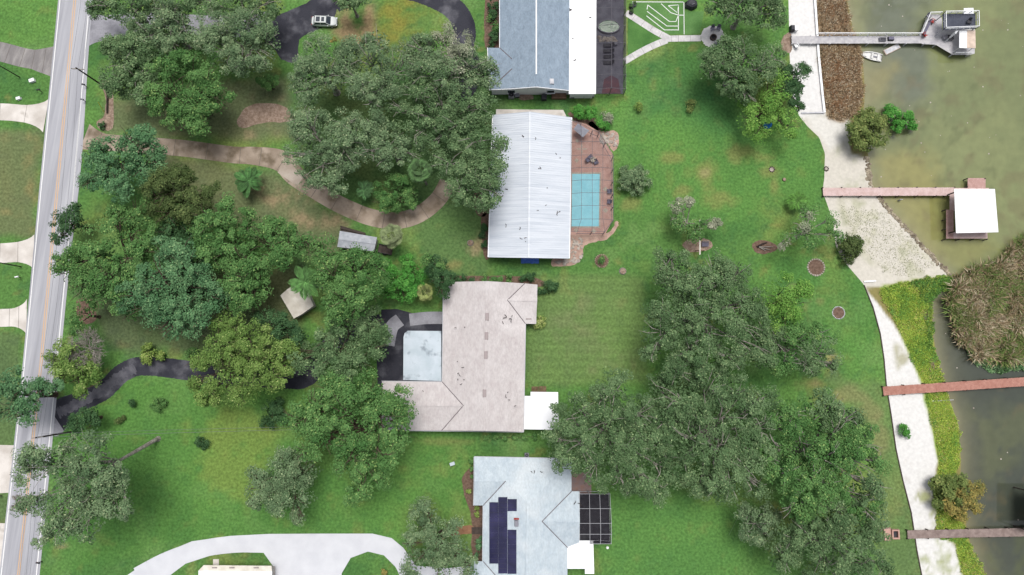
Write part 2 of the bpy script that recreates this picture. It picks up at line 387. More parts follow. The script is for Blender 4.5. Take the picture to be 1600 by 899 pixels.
DRY, TAN, YEL, DUL, BRN = CL(160, 146, 96), CL(186, 162, 128), CL(164, 172, 62), CL(102, 118, 64), CL(140, 120, 86)
area([(-80, -80), (95, -80), (85, 70), (-80, 70)], 6, CL(96, 152, 50), .5)
area([(-80, 195), (62, 205), (50, 372), (-80, 372)], 8, CL(112, 128, 66), .75)
area([(-80, 195), (62, 205), (50, 372), (-80, 372)], 8, DRY, .5, .5)
area([(-80, 515), (35, 520), (5, 899), (-80, 899)], 6, DUL, .45)
area([(150, 150), (460, 110), (460, 215), (250, 215), (165, 215)], 12, CL(112, 124, 70), .7)
area([(150, 150), (460, 110), (460, 215), (250, 215), (165, 215)], 12, TAN, .6, .55)
area([(250, 245), (430, 265), (540, 350), (520, 420), (300, 330), (230, 290)], 12, CL(108, 122, 66), .75)
area([(380, 275), (500, 300), (540, 350), (470, 352), (420, 330)], 14, CL(172, 150, 118), .85, .38)
area([(485, -10), (590, -10), (585, 60), (560, 70), (520, 55)], 10, CL(166, 142, 108), .9, .3)
area([(590, -10), (700, -10), (710, 60), (660, 75), (590, 60)], 12, CL(150, 142, 66), .7, .36)
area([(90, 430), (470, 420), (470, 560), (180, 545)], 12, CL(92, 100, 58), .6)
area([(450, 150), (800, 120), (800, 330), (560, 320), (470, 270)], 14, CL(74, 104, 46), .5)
area([(640, 330), (760, 320), (762, 420), (680, 430)], 12, CL(98, 138, 58), .7)
spot(745, 385, 24, 26, TAN, .7); spot(700, 415, 26, 12, DRY, .6)
area([(825, 430), (1010, 430), (1010, 600), (825, 605)], 8, CL(116, 150, 64), .6)
area([(880, 470), (990, 470), (990, 600), (850, 600)], 20, CL(130, 146, 80), .4, .45)
area([(100, 600), (440, 590), (740, 690), (735, 830), (300, 840), (90, 895)], 10, CL(84, 144, 44), .55)
area([(270, 640), (430, 640), (420, 770), (330, 790)], 26, CL(136, 164, 56), .5, .3)
area([(620, 690), (735, 700), (735, 830), (640, 810)], 14, CL(128, 160, 62), .6, .42)
spot(575, 690, 60, 18, DUL, .3); spot(95, 855, 16, 8, TAN, .7); spot(700, 690, 60, 8, CL(150, 140, 90), .4)
area([(960, 150), (1280, 200), (1290, 300), (1260, 340), (1010, 350), (960, 340)], 20, CL(92, 152, 50), .55)
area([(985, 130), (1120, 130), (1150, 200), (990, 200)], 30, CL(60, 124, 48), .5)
for s in ((1100, 268, 26, 22), (1065, 300, 18, 14), (1205, 270, 20, 12), (1165, 240, 40, 18), (1120, 310, 30, 20), (985, 320, 14, 12), (1210, 290, 10, 22), (1050, 245, 22, 14)):
    spot(*s, CL(156, 148, 92), .5)
spot(1102, 270, 11, 9, TAN, .35)
for s in ((1275, 600, 30, 14), (1325, 618, 34, 18), (1360, 640, 22, 20), (1375, 690, 16, 40), (1300, 560, 14, 20), (1250, 450, 20, 10), (1280, 470, 14, 8)):
    spot(*s, CL(164, 148, 104), .7)
area([(1300, 590), (1400, 600), (1440, 899), (1380, 899), (1370, 720)], 10, CL(112, 142, 66), .55)
area([(930, 780), (1150, 770), (1190, 899), (930, 899)], 16, CL(92, 152, 52), .55)
area([(1190, 400), (1340, 420), (1370, 560), (1330, 590), (1290, 480)], 16, CL(84, 146, 46), .5)
stripe = .5 + .5 * np.sin(Y * 2 * np.pi / 1.5 + 2.5 * (n4 - .5))
zone = sstep(-12, 12, poly_sd(px, py, [(825, 420), (1090, 420), (1260, 590), (1040, 610), (825, 605)]))
col *= (1 + .16 * (stripe - .5) * zone)[..., None]
stripe2 = .5 + .5 * np.sin((X * .35 + Y) * 2 * np.pi / 1.7)
zone2 = sstep(-12, 12, poly_sd(px, py, [(60, 690), (735, 690), (735, 830), (60, 890)])) * .6 + sstep(-8, 8, poly_sd(px, py, [(-60, -60), (92, -60), (84, 72), (-60, 72)]))
col *= (1 + .11 * (stripe2 - .5) * zone2)[..., None]
col = np.where(far[..., None], CL(88, 142, 48), col)
tag(grid_mesh('ground', X, Y, Z, col, M['lawn']), kind='structure')
# --- shore and lake bed
w = np.concatenate([np.arange(0, 62, .36), [80, 140, 500, 4000]])
X = edge_x(rows)[:, None] - .4 + w[None]; Y = np.repeat(rows[:, None], X.shape[1], 1); Z = bed_z(X, Y)
px, py = to_px(X, Y, Z)
n1, n2, n3, n4 = fbm(X, Y, 9, 0), fbm(X, Y, 4, 1), fbm(X, Y, 1.5, 2), fbm(X, Y, 14, 3)
col = np.empty(X.shape + (3,)); col[:] = C(150, 142, 92)                                  # silt under water
LIME = [(1372, 447), (1420, 440), (1487, 430), (1500, 452), (1452, 460), (1456, 520), (1463, 560), (1474, 600), (1497, 660), (1500, 720), (1490, 760), (1510, 840), (1545, 910),
        (1505, 910), (1492, 850), (1462, 838), (1463, 800), (1458, 760), (1466, 720), (1452, 650), (1440, 600), (1424, 560), (1398, 505), (1380, 470)]
BROWN = [(1274, -30), (1317, -30), (1330, 50), (1345, 90), (1349, 140), (1340, 178), (1318, 190), (1296, 186), (1287, 165), (1279, 60)]
area([(1180, 170), (1320, 190), (1330, 240), (1358, 248), (1364, 292), (1386, 322), (1488, 431), (1490, 442), (1400, 447), (1350, 452), (1240, 400)], 2, C(224, 219, 208), 1.)
area([(1300, 225), (1358, 250), (1365, 295), (1300, 300)], 10, C(196, 196, 174), .8, .42)
area([(1310, 310), (1385, 325), (1470, 420), (1400, 440), (1330, 380)], 10, C(206, 204, 180), .8, .4)
area([(1310, 310), (1385, 325), (1470, 420), (1400, 440), (1330, 380)], 8, C(150, 158, 128), .7, .56)
area([(1180, -160), (1274, -160), (1277, 90), (1290, 178), (1252, 186), (1180, 120)], 1.5, C(243, 242, 241), 1.)
area([(1255, 178), (1325, 186), (1330, 205), (1295, 235), (1275, 205)], 6, C(236, 234, 228), .9)
area(BROWN, 3, C(164, 142, 114), 1.); area(BROWN, 3, C(192, 176, 154), .8, .5)
area([(1330, 430), (1352, 446), (1368, 470), (1398, 505), (1424, 560), (1440, 600), (1452, 650), (1466, 720), (1462, 760), (1464, 830), (1492, 850), (1510, 910), (1400, 910)], 2.5, C(241, 240, 238), 1.)
area([(1395, 715), (1470, 715), (1470, 820), (1420, 820)], 10, C(204, 194, 184), .8, .44)
area([(1425, 770), (1475, 770), (1515, 905), (1440, 905)], 8, C(168, 176, 122), .85, .42)
area(LIME, 2.5, C(158, 176, 76), 1.); area(LIME, 3, C(134, 172, 70), .8, .5)
area([(1395, 530), (1420, 560), (1405, 575)], 5, C(168, 164, 120), .7, .35)
tag(grid_mesh('beach', X, Y, Z, col, M['bed']), kind='structure')
# --- lake
rw = np.concatenate([[-3000, -400, -140], np.arange(-72, 92, .7), [160, 400, 3000]])
w = np.concatenate([np.arange(0, 52, .6), [60, 90, 150, 600, 4000]])
X = shore_x(rw)[:, None] - 1.2 + w[None]; Y = np.repeat(rw[:, None], X.shape[1], 1); Z = np.full_like(X, WATER_Z)
px, py = to_px(X, Y, Z); dep = np.maximum(WATER_Z - bed_z(X, Y), 0)
n1, n2, n3, n4 = fbm(X, Y, 12, 0), fbm(X, Y, 5, 1), fbm(X, Y, 2, 2), fbm(X, Y, 20, 3)
col = np.empty(X.shape + (3,)); col[:] = C(136, 144, 98)
col = blend(col, C(122, 132, 90), sstep(.42, .7, n1) * .8)
area([(1325, -40), (1465, -40), (1450, 60), (1440, 160), (1400, 200), (1345, 160)], 45, C(108, 115, 102), .85)
area([(1345, 100), (1395, 110), (1395, 165), (1350, 165)], 20, C(150, 144, 96), .7)
area([(1360, 240), (1440, 230), (1460, 300), (1440, 370), (1480, 430), (1380, 310)], 24, C(160, 154, 96), .75)
area([(1440, 300), (1490, 300), (1560, 390), (1500, 430), (1450, 390)], 12, C(148, 146, 86), .6)
area([(1440, 425), (1700, 520), (1700, 1000), (1440, 1000)], 10, C(70, 76, 70), .95)
area([(1515, 640), (1600, 650), (1590, 760), (1520, 760)], 22, C(98, 104, 76), .8, .28)
area([(1530, 840), (1620, 850), (1620, 1000), (1550, 1000)], 16, C(92, 98, 72), .7, .32)
col = blend(col, C(88, 96, 62), sstep(.55, .72, n3) * .4 * sstep(.35, .6, n4))
col = blend(col, C(118, 106, 78), sstep(.6, .75, fbm(X, Y, 3, 4)) * .35)
col = blend(col, C(150, 146, 112), np.exp(-dep * 5) * .75)
wm = mat('lake_water', (0, 0, 0), attr='Col', fine=.09, fscale=.7, rough=.07, spec=.5, bump=.05, bscale=1.6)
tag(grid_mesh('lake_water', X, Y, Z, col, wm), kind='structure')

# ================================================================== road and drives
def along(pts, sub=8): return smooth_poly([tuple(W(a, b)) for a, b in pts], False, sub)
def ribbon(mb, pts, w, z, ragged=0.):         # a strip of constant or varying half-width
    n = len(pts); L = []; Rr = []
    for i, p in enumerate(pts):
        a, b = pts[max(i - 1, 0)], pts[min(i + 1, n - 1)]
        d = Vector((b[0] - a[0], b[1] - a[1])).normalized(); h = (w(i / (n - 1)) if callable(w) else w) / 2
        h1, h2 = h + rnd.uniform(-ragged, ragged), h + rnd.uniform(-ragged, ragged)
        L.append((p[0] - d.y * h1, p[1] + d.x * h1)); Rr.append((p[0] + d.y * h2, p[1] - d.x * h2))
    for i in range(n - 1): mb.add([(*Rr[i], z), (*Rr[i + 1], z), (*L[i + 1], z), (*L[i], z)], [(0, 1, 2, 3)])
    return L, Rr
def struct(mb, name, m, parent=None, label=None):
    o = mb.build(name, m, parent)
    return tag(o, label, kind='structure') if parent is None else o
def quadpx(z, *pts): return [(*W2(a, b, 0), z) for a, b in pts]
def sheet(name, m, pts, z, smooth=True, parent=None):
    poly = P(smooth_poly(pts, True, 5) if smooth else pts)
    if smooth: poly = [(x_ + rnd.uniform(-.1, .1), y_ + rnd.uniform(-.1, .1)) for x_, y_ in poly]
    n = len(poly); mb = MB().prism(poly, z - .04, z); return struct(mb, name, m, parent)
def rx(y, pts): return np.interp(y, [p[0] for p in pts], [p[1] for p in pts])
LW = [(-160, 110), (0, 94), (300, 64), (580, 37.5), (899, 2), (1060, -16)]
RW = [(-160, 154), (0, 140), (300, 114.5), (520, 93.5), (899, 57), (1060, 41)]
YC = [(-160, 132.5), (0, 117), (300, 89), (580, 63), (899, 29), (1060, 12)]
road = MB(); ys = list(range(-160, 1061, 20))
a_ = [W2(rx(y, LW) - 3, y) for y in ys]; b_ = [W2(rx(y, RW) + 5 + 4 * math.exp(-((y - 250) / 120) ** 2), y) for y in ys]
d0 = Vector(a_[0]) - Vector(a_[-1]); d0.normalize(); far_ = 1500
a_ = [(a_[0][0] + d0.x * far_, a_[0][1] + d0.y * far_)] + a_ + [(a_[-1][0] - d0.x * far_, a_[-1][1] - d0.y * far_)]
b_ = [(b_[0][0] + d0.x * far_, b_[0][1] + d0.y * far_)] + b_ + [(b_[-1][0] - d0.x * far_, b_[-1][1] - d0.y * far_)]
for i in range(len(a_) - 1): road.add([(*a_[i + 1], .03), (*b_[i + 1], .03), (*b_[i], .03), (*a_[i], .03)], [(0, 1, 2, 3)])
roado = struct(road, 'road', 'road')
for tb, off, wd, m in ((LW, 0, .17, 'white_line'), (RW, 0, .17, 'white_line'), (YC, -1.4, .13, 'yellow_line'), (YC, 1.6, .13, 'yellow_line')):
    mb = MB(); pts = [W(rx(y, tb) + off, y) for y in ys]
    ribbon(mb, [tuple(p) for p in pts], wd, .035); mb.build('road_marking', m, roado)
# drives that are plain asphalt
def drive(name, m, pts, width, z=.018, smooth=True):
    mb = MB(); ribbon(mb, along(pts, 22) if smooth else [tuple(W(*p)) for p in pts], width, z, .07); return struct(mb, name, m)
sheet('driveway', 'apron', [(138, 22), (170, 24), (240, 18), (330, 25), (420, 20), (420, 52), (330, 58), (250, 45), (200, 58), (150, 66), (137, 70)], .012)
sheet('driveway', 'asphalt', [(400, 42), (440, 22), (478, 5), (500, -10), (532, -12), (526, 14), (520, 32), (490, 50), (468, 62), (464, 96), (440, 93), (430, 78), (408, 56)], .016)
drive('driveway', 'asphalt', [(520, 6), (560, -22), (640, -16), (690, 2), (716, 22), (726, 50), (722, 80), (735, 105), (728, 135), (700, 150)], lambda t: 4.2, .02)
drive('driveway', 'asphalt', [(86, 652), (112, 634), (160, 612), (190, 584), (225, 572), (300, 580), (370, 588), (440, 592), (478, 590), (500, 560), (540, 520), (600, 505)], lambda t: 3.4 + 2.5 * max(0, 1 - t * 8), .016)
mb = MB(); ribbon(mb, along([(90, 646), (120, 631), (160, 609), (188, 587), (212, 576)], 16), 1.7, .021, .3); struct(mb, 'driveway', 'worn')

sheet('driveway', 'apron', [(84, 640), (92, 624), (116, 618), (120, 640), (106, 668), (84, 680)], .012)
court = sheet('driveway', 'asphalt', [(596, 484), (620, 483), (650, 491), (700, 494), (700, 610), (590, 606), (588, 540)], .02, False)
mb = MB(); ribbon(mb, along([(640, 500), (668, 497), (700, 497)]), 2.2, .024); mb.build('worn_patch', 'apron', court)
mb = MB(); ribbon(mb, along([(606, 540), (612, 512), (625, 500)]), 2.4, .026); mb.build('worn_patch', 'apron', court)
# slabbed concrete drives: every slab is a piece
def slab_drive(name, m, pts, width, n, z=.02, gap=.07, base='joint', rows_=1, th=.05):
    c = along(pts, 10); mb = MB(); L, Rr = ribbon(mb, c, width, z - .015); root = struct(mb, name, base)
    N = len(c) - 1
    for k in range(n):
        i0, i1 = k * N / n, (k + 1) * N / n
        js = [i0 + (i1 - i0) * j / 4 for j in range(5)]
        at_ = lambda A, f: Vector(A[int(f)]).lerp(Vector(A[min(int(f) + 1, N)]), f - int(f))
        for r_ in range(rows_):
            lf = [at_(L, f).lerp(at_(Rr, f), r_ / rows_) for f in js]; rt = [at_(L, f).lerp(at_(Rr, f), (r_ + 1) / rows_) for f in js]
            t = (lf[1] - lf[0]).normalized() * gap / 2
            lf[0] += t; rt[0] += t; lf[-1] -= t; rt[-1] -= t
            if rows_ > 1:
                for q in range(5):
                    s_ = (rt[q] - lf[q]).normalized() * gap / 2
                    if r_: lf[q] += s_
                    if r_ < rows_ - 1: rt[q] -= s_
            MB().prism([tuple(p) for p in lf] + [tuple(p) for p in rt[::-1]], z - th, z + rnd.uniform(0, .006)).build('slab', m, root)
    return root
def flare(name, m, pts, nslab=0): return sheet(name, m, pts, .022, False)
slab_drive('driveway', 'conc_grey', [(-40, 76), (0, 81), (35, 90), (60, 94), (84, 96)], lambda t: 3.7 + 2.4 * max(0, t * 3 - 2), 6)
slab_drive('driveway', 'conc_light', [(-60, 177), (0, 175), (40, 178), (72, 181)], lambda t: 3.2 + 3.2 * max(0, t * 2.4 - 1.4) ** 2, 3)
slab_drive('driveway', 'conc_light', [(-60, 398), (0, 396), (28, 394), (53, 393)], lambda t: 3.6 + 2.6 * max(0, t * 2.4 - 1.4) ** 2, 3)
slab_drive('driveway', 'conc_light', [(-60, 498), (0, 497), (24, 496), (42, 495)], lambda t: 3.2 + 3.2 * max(0, t * 2.2 - 1.2) ** 2, 4)
sheet('driveway', 'conc_light', [(-60, 694), (22, 696), (14, 770), (-60, 775)], .022, False)
sheet('driveway', 'conc_light', [(-60, 815), (8, 818), (0, 899), (-60, 899)], .022, False)
slab_drive('driveway', 'conc_tan', [(132, 214), (160, 222), (210, 226), (250, 229), (296, 233), (362, 242), (400, 244), (440, 252), (462, 276), (500, 302), (535, 322), (580, 340), (620, 345), (655, 335), (684, 312), (700, 285)],
           lambda t: 3.1 + 2.0 * max(0, 1 - t * 14) + .9 * math.exp(-((t - .48) / .08) ** 2), 17, z=.024, gap=.1)
sheet('driveway', 'conc_mid', [(434, 270), (445, 246), (460, 262), (474, 277), (464, 291)], .034, False)
# the bright circular drive in front of the pale house
base = sheet('driveway', 'conc_white', [(190, 905), (240, 871), (300, 846), (360, 837.5), (420, 834.5), (500, 834), (582, 834), (612, 841), (630, 856), (650, 884), (700, 888), (736, 884), (740, 930), (640, 930), (626, 902),
      (618, 886), (600, 868), (575, 862), (548, 872), (534, 896), (530, 940), (427, 940), (426, 884), (412, 864), (364, 863), (330, 868), (290, 881), (258, 905), (240, 930), (170, 930)], .018, False)
def slabs_on(root, pts, width, n, rows_, z, gap=.05):
    c = along(pts, 10); mb = MB(); L, Rr = ribbon(mb, c, width, z); N = len(c) - 1
    for k in range(n):
        js = [(k + j / 4) * N / n for j in range(5)]
        at_ = lambda A, f: Vector(A[int(f)]).lerp(Vector(A[min(int(f) + 1, N)]), f - int(f))
        for r_ in range(rows_):
            lf = [at_(L, f).lerp(at_(Rr, f), r_ / rows_) for f in js]; rt = [at_(L, f).lerp(at_(Rr, f), (r_ + 1) / rows_) for f in js]
            t = (lf[1] - lf[0]).normalized() * gap / 2; lf[0] += t; rt[0] += t; lf[-1] -= t; rt[-1] -= t
            for q in range(5):
                s_ = (rt[q] - lf[q]).normalized() * gap / 2; lf[q] += s_; rt[q] -= s_
            MB().prism([tuple(p) for p in lf] + [tuple(p) for p in rt[::-1]], z - .03, z + rnd.uniform(0, .004)).build('slab', 'conc_white', root)
slabs_on(base, [(214, 900), (260, 876), (310, 859), (362, 851), (425, 849)], 2.9, 8, 1, .026)
slabs_on(base, [(428, 849), (480, 849), (535, 848.5), (582, 848.5)], 3.0, 6, 1, .026)
slabs_on(base, [(480, 865), (480, 890), (480, 925)], 10.6, 4, 5, .026)
sheet('garden_path', 'conc_light', [(333, 874), (342, 874), (342, 895), (333, 895)], .016, False)
# walkways by the fire pit
slab_drive('walkway', 'conc_walk', [(978, 20), (1000, 34), (1022, 48), (1046, 61)], 1.25, 5, .03, gap=.05)
slab_drive('walkway', 'conc_walk', [(976, 96), (1000, 82), (1022, 71), (1042, 63)], 1.25, 5, .034, gap=.05)
slab_drive('walkway', 'conc_walk', [(1042, 61), (1060, 60.5), (1095, 60)], 1.2, 4, .038, gap=.05)
sheet('fire_pit_patio', 'conc_walk', [(1096, 52), (1102, 44), (1112, 41), (1123, 43), (1130, 51), (1130, 62), (1124, 70), (1112, 74), (1101, 70), (1096, 61)], .034)
# turf courts
turf = sheet('play_court', 'turf', [(985, 2), (1070, 2), (1070, 54), (1042, 54), (985, 18)], .012, False)
def lines(root, segs, w=.14, z=.018, m='white_line'):
    for s_ in segs:
        mb = MB(); ribbon(mb, [tuple(W(*p)) for p in s_], w, z); mb.build('painted_line', m, root)
lines(turf, [[(988, 3.2), (1068, 3.5)], [(1068.5, 4), (1069, 54)], [(1012, 8), (1046, 34), (1056, 34), (1060, 24)], [(1012, 8), (1011, 15)], [(1011, 18), (1042, 41), (1060, 41)], [(1010, 25), (1038, 47), (1060, 47)],
             [(1033, 6), (1048, 20), (1060, 24)], [(1044, 9), (1058, 20), (1060, 8), (1045, 9)], [(1060, 24), (1068, 24)], [(1060, 8), (1060, 48)]], .13)
sheet('putting_green', 'turf_dark', [(981, 28), (990, 27), (1037, 61), (985, 88), (981, 86)], .014, False)
sheet('court_surface', 'turf', [(1070.5, 18), (1100, 18), (1096, 40), (1094, 53), (1070.5, 54)], .014, False)
# planting beds, mulch and bare soil
def bed(m, pts, z=.008): return sheet('planting_bed', m, pts, z)
bed('mulch', [(724, 742), (742, 735), (756, 790), (756, 826), (740, 826), (735, 800), (724, 768)])
bed('mulch', [(738, 834), (757, 834), (757, 878), (740, 878)]); bed('mulch', [(762, -20), (784, -20), (784, 78), (760, 78), (757, 30)])
bed('mulch_pale', [(158, 128), (172, 130), (178, 165), (176, 200), (164, 204), (154, 200), (152, 190), (163, 180), (165, 155)])
bed('mulch_pale', [(370, 190), (390, 165), (430, 162), (455, 175), (452, 190), (410, 192), (380, 200)])
bed('mulch_pale', [(1066, 382), (1080, 374), (1104, 374), (1114, 384), (1102, 392), (1078, 394)])
bed('mulch', [(1175, 384), (1186, 376), (1208, 380), (1216, 388), (1204, 395), (1184, 396)])
bed('mulch', [(690, 432), (790, 431), (840, 436), (842, 448), (690, 444)])
bed('mulch', [(150, 598), (172, 586), (180, 590), (158, 606), (132, 620), (124, 614)]); bed('mulch', [(120, 470), (145, 470), (150, 500), (125, 505)]); bed('mulch', [(740, 300), (770, 310), (760, 335), (745, 335)]); bed('mulch', [(752, 340), (766, 340), (766, 400), (756, 398)])
bed('mulch_pale', [(1230, 52), (1222, 60), (1222, 78), (1236, 82), (1237, 55)])
sheet('garden_path', 'brickpath', [(676, 842), (690, 830), (712, 823), (738, 822), (738, 834), (712, 836), (694, 842), (682, 850)], .012)
bed('stone_pink', [(890, 366), (948, 364), (962, 346), (966, 352), (952, 372), (930, 378), (914, 384), (910, 400), (898, 414), (864, 416), (866, 402), (890, 404)])
bed('stone_pink', [(925, 190), (940, 205), (962, 205), (967, 220), (958, 236), (940, 212), (920, 198)]); bed('mulch', [(890, 176), (945, 190), (938, 204), (900, 190)])
sheet('patio', 'paver', [(888, 738), (924, 738), (924, 772), (888, 772)], .012, False)
sheet('patio', 'conc_light', [(775, 171), (880, 172), (885, 182), (775, 182)], .012, False)
# ================================================================== houses
def W3(pts): return [tuple(W(*p)) for p in pts]
def roof_part(root, m, pts, name='roof_plane', t=.16): return MB().slab3(W3(pts), t).build(name, m, root)
def flat_roof(root, m, pts, z, t=.18, name='flat_roof', rnd_=False):
    poly = P(pts, z); return MB().prism(poly, z - t, z).build(name, m, root)
def beam(root, a, b, w=.09, m='alu', name='beam', h=None):
    a, b = Vector(a), Vector(b); d = b - a; L = d.length; u = d.normalized(); s_ = Vector((-u.y, u.x, 0))
    s_ = s_.normalized() if s_.length > 1e-4 else Vector((1, 0, 0)); v = u.cross(s_); h = (h or w) / 2; w /= 2
    vs = [p + s_ * i * w + v * j * h for p in (a, b) for i, j in ((-1, -1), (1, -1), (1, 1), (-1, 1))]
    return MB().add(vs, [(0, 1, 2, 3)[::-1], (4, 5, 6, 7)] + [(i, (i + 1) % 4, 4 + (i + 1) % 4, 4 + i) for i in range(4)]).build(name, m, root)
def walls(root, poly, z1, m='stucco', inset=.5, win=True, skip=()):
    q = offset_poly(poly, inset); mb = MB(); n = len(q)
    for i in range(n):
        a, b = q[i], q[(i + 1) % n]; mb.add([(*a, 0), (*b, 0), (*b, z1), (*a, z1)], [(0, 1, 2, 3)])
    wo = mb.build('wall', m, root)
    if not win: return wo
    for i in range(n):
        a, b = Vector(q[i]), Vector(q[(i + 1) % n]); e = b - a
        if e.length < 4.5 or i in skip: continue
        k = int(e.length // 5); u = e.normalized(); o_ = Vector((u.y, -u.x))
        for j in range(k):
            c = a + e * ((j + .5) / k) + o_ * .03; ang = math.atan2(u.y, u.x)
            fr = MB().box((c.x, c.y, 1.55), (1.5, .1, 1.3), ang).build('window', 'white', root)
            c2 = c + o_ * .04; MB().box((c2.x, c2.y, 1.55), (1.3, .06, 1.1), ang).build('pane', 'glass', fr)
            c3 = c + o_ * .08; MB().box((c3.x, c3.y, .86), (1.7, .16, .08), ang).build('sill', 'white', fr)
    return wo
def gable(root, a, b, c, m='stucco'):
    a, b, c = W(*a), W(*b), W(*c); 
    return MB().add([a - Vector((0, 0, .12)), b - Vector((0, 0, .12)), c - Vector((0, 0, .12))], [(0, 1, 2)]).build('gable', m, root)
def vent(root, x, y, z, w, l, m='vent', h=.14):
    a = W(x, y, z); s_ = mpp(x, y, z); MB().box((a.x, a.y, z), (w * s_, l * s_, h), 0, .04).build('roof_vent', m, root)
def litter(label, pts, z, n, parent_cat='branches', r=.06):
    mb = MB()
    for _ in range(n):
        x, y = rnd.choice(pts); x += rnd.uniform(-7, 7); y += rnd.uniform(-7, 7); a = rnd.random() * 6.3; zz = z(x) if callable(z) else z
        p = W(x, y, zz + .05); L = rnd.uniform(.15, .55)
        q = p + Vector((math.cos(a) * L, math.sin(a) * L, .02)); mb.tube(p, q, r * rnd.uniform(.8, 1.8), r, 4)
        if rnd.random() < .5: mb.tube(q, q + Vector((math.cos(a + 1) * L * .5, math.sin(a + 1) * L * .5, .03)), r, r * .6, 4)
    o = mb.build('leaf_litter', 'pole', None, tuple(W(*pts[0], 0))); tag(o, label, parent_cat, kind='stuff'); return o

# ---- grey shingled house at the top
h = thing('house', 'large grey shingled house with a long white flat roof strip beside its screened pool', 'house', W(835, 60))
WP = [(781, -40, 3), (838, -40, 5.2), (837.5, 135.5, 5.2), (800, 138.5, 3.75), (800, 92, 3.75), (781, 75, 3)]
roof_part(h, 'shingle_grey', WP); roof_part(h, 'shingle_grey', [(838, -40, 5.2), (890, -40, 3.2), (889, 141, 3.2), (837.5, 135.5, 5.2)])
roof_part(h, 'shingle_grey', [(762, 75, 2.95), (800, 92.5, 3.77), (800, 107.5, 3.77), (765, 140, 2.95)]); roof_part(h, 'shingle_grey', [(762, 75, 2.95), (781, 75, 3.0), (800, 92.5, 3.77)])
roof_part(h, 'shingle_grey', [(765, 140, 2.95), (800, 107.5, 3.77), (800, 138.8, 3.77)])
flat_roof(h, 'white', [(889.6, -40), (932, -40), (931, 147), (888.8, 147)], 3.12)
beam(h, W(838, -40, 5.24), W(838, 116, 5.24), .22, 'white', 'ridge_cap', .06)
beam(h, W(781, 75, 3.06), W(800, 92.5, 3.84), .12, 'fascia_dark', 'valley', .05); beam(h, W(765, 140, 3.0), W(800, 107.5, 3.84), .14, 'fascia_dark', 'valley', .05)
for a, b in (((764.5, 141, 2.93), (800, 139.4, 3.72)), ((800, 139.4, 3.72), (837.5, 136.4, 5.15)), ((837.5, 136.4, 5.15), (889, 142, 3.15)), ((780.6, -40, 2.93), (780.6, 75, 2.93)), ((761.6, 75, 2.9), (764.6, 140, 2.9))):
    beam(h, W(*a), W(*b), .1, 'white', 'fascia', .24)
walls(h, P([(781, -40), (931, -40), (931, 147), (889, 147), (889, 141), (765, 141), (762, 75), (781, 75)], 3), 2.85, 'white', .35)
MB().add([W(768, 141, 2.9) + Vector((0, .18, 0)), W(888, 142, 3.0) + Vector((0, .18, 0)), W(837.5, 136.4, 5.0) + Vector((0, .18, 0))], [(0, 1, 2)]).build('gable', 'white', h)
a = W(862, 128, 4.2); MB().box((a.x, a.y, 4.25), (.85, 1.05, .5), 0, .06).build('skylight', 'white_dirty', h)
litter('fallen leaves scattered on the long white flat roof', [(896, 18), (905, 44), (917, 22), (902, 66), (904, 90), (886, 22), (868, 25)], 3.12, 10, 'leaves')

def cage(label, loc, tops, zt, panes, frame_m, screen_m, eaves, bw=.055):
    """screened enclosure: beams along the pane edges, one pane per opening, posts and side screens along the outer edge"""
    r = thing('screen_enclosure', label, 'enclosure', loc); done = set()
    for q in panes:
        pts = W3([tops[k] for k in q]); c = sum((Vector(p) for p in pts), Vector()) / len(pts)
        MB().slab3([tuple(Vector(p).lerp(c, .01)) for p in pts], .01).build('screen_pane', screen_m, r)
        for i in range(len(q)):
            e = tuple(sorted((q[i], q[(i + 1) % len(q)]), key=str))
            if e not in done: done.add(e); beam(r, W(*tops[e[0]]), W(*tops[e[1]]), bw, frame_m, 'beam')
    for a, b in eaves:
        A, B = W(*tops[a]), W(*tops[b])
        A2, B2 = A.copy(), B.copy(); A2.z = B2.z = .05
        MB().add([A2, B2, B, A], [(0, 1, 2, 3)]).build('side_screen', screen_m, r)
        beam(r, A2, A, .1, frame_m, 'post'); beam(r, A2 + Vector((0, 0, .9)), B2 + Vector((0, 0, .9)), .07, frame_m, 'chair_rail')
    return r
# its screened patio
tops = {}; ysx = (-40, -14, 13, 40, 67, 94, 117, 139)
for j, y in enumerate(ysx):
    for i, (x, z) in enumerate(((932, 3.0), (955.5, 3.5), (978, 2.9))): tops[(i, j)] = (x, y - (1.5 if i == 1 else 0), z)
cage('dark screened enclosure over the grey patio beside the long white flat roof', W(954, 60), tops, 3,
     [((i, j), (i + 1, j), (i + 1, j + 1), (i, j + 1)) for i in range(2) for j in range(7)], 'alu_dark', 'screen_dark',
     [((2, j), (2, j + 1)) for j in range(7)] + [((2, 7), (1, 7)), ((1, 7), (0, 7))])
sheet('patio', 'patio_grey', [(928, -40), (975, -40), (973.5, 147), (928, 147)], .02, False)
sheet('patio', 'patio_red', [(940, 147), (944, 124), (955, 118), (966, 124), (970, 147)], .03, False)
o = W(951, 43); pl = thing('spa_pool', 'oval green pool with a pale rim under the dark screen', 'pool', o)
MB().ring((o.x, o.y), .88, 1., .0, .45, 32, 2.15, 1.35).build('rim', 'grey_plastic', pl); MB().prism([(o.x + math.cos(i * math.pi / 16) * 2.0, o.y + math.sin(i * math.pi / 16) * 1.26) for i in range(32)], .0, .36).build('water', 'spa', pl)
mb = MB()
for _ in range(26): a = W(rnd.uniform(936, 963), rnd.uniform(58, 65)); mb.rock((a.x, a.y, .03), rnd.uniform(.2, .45))
tag(mb.build('rock_border', 'stone', None, tuple(W(950, 61))), 'pale rocks in a row below the oval green pool', 'rocks', kind='stuff')

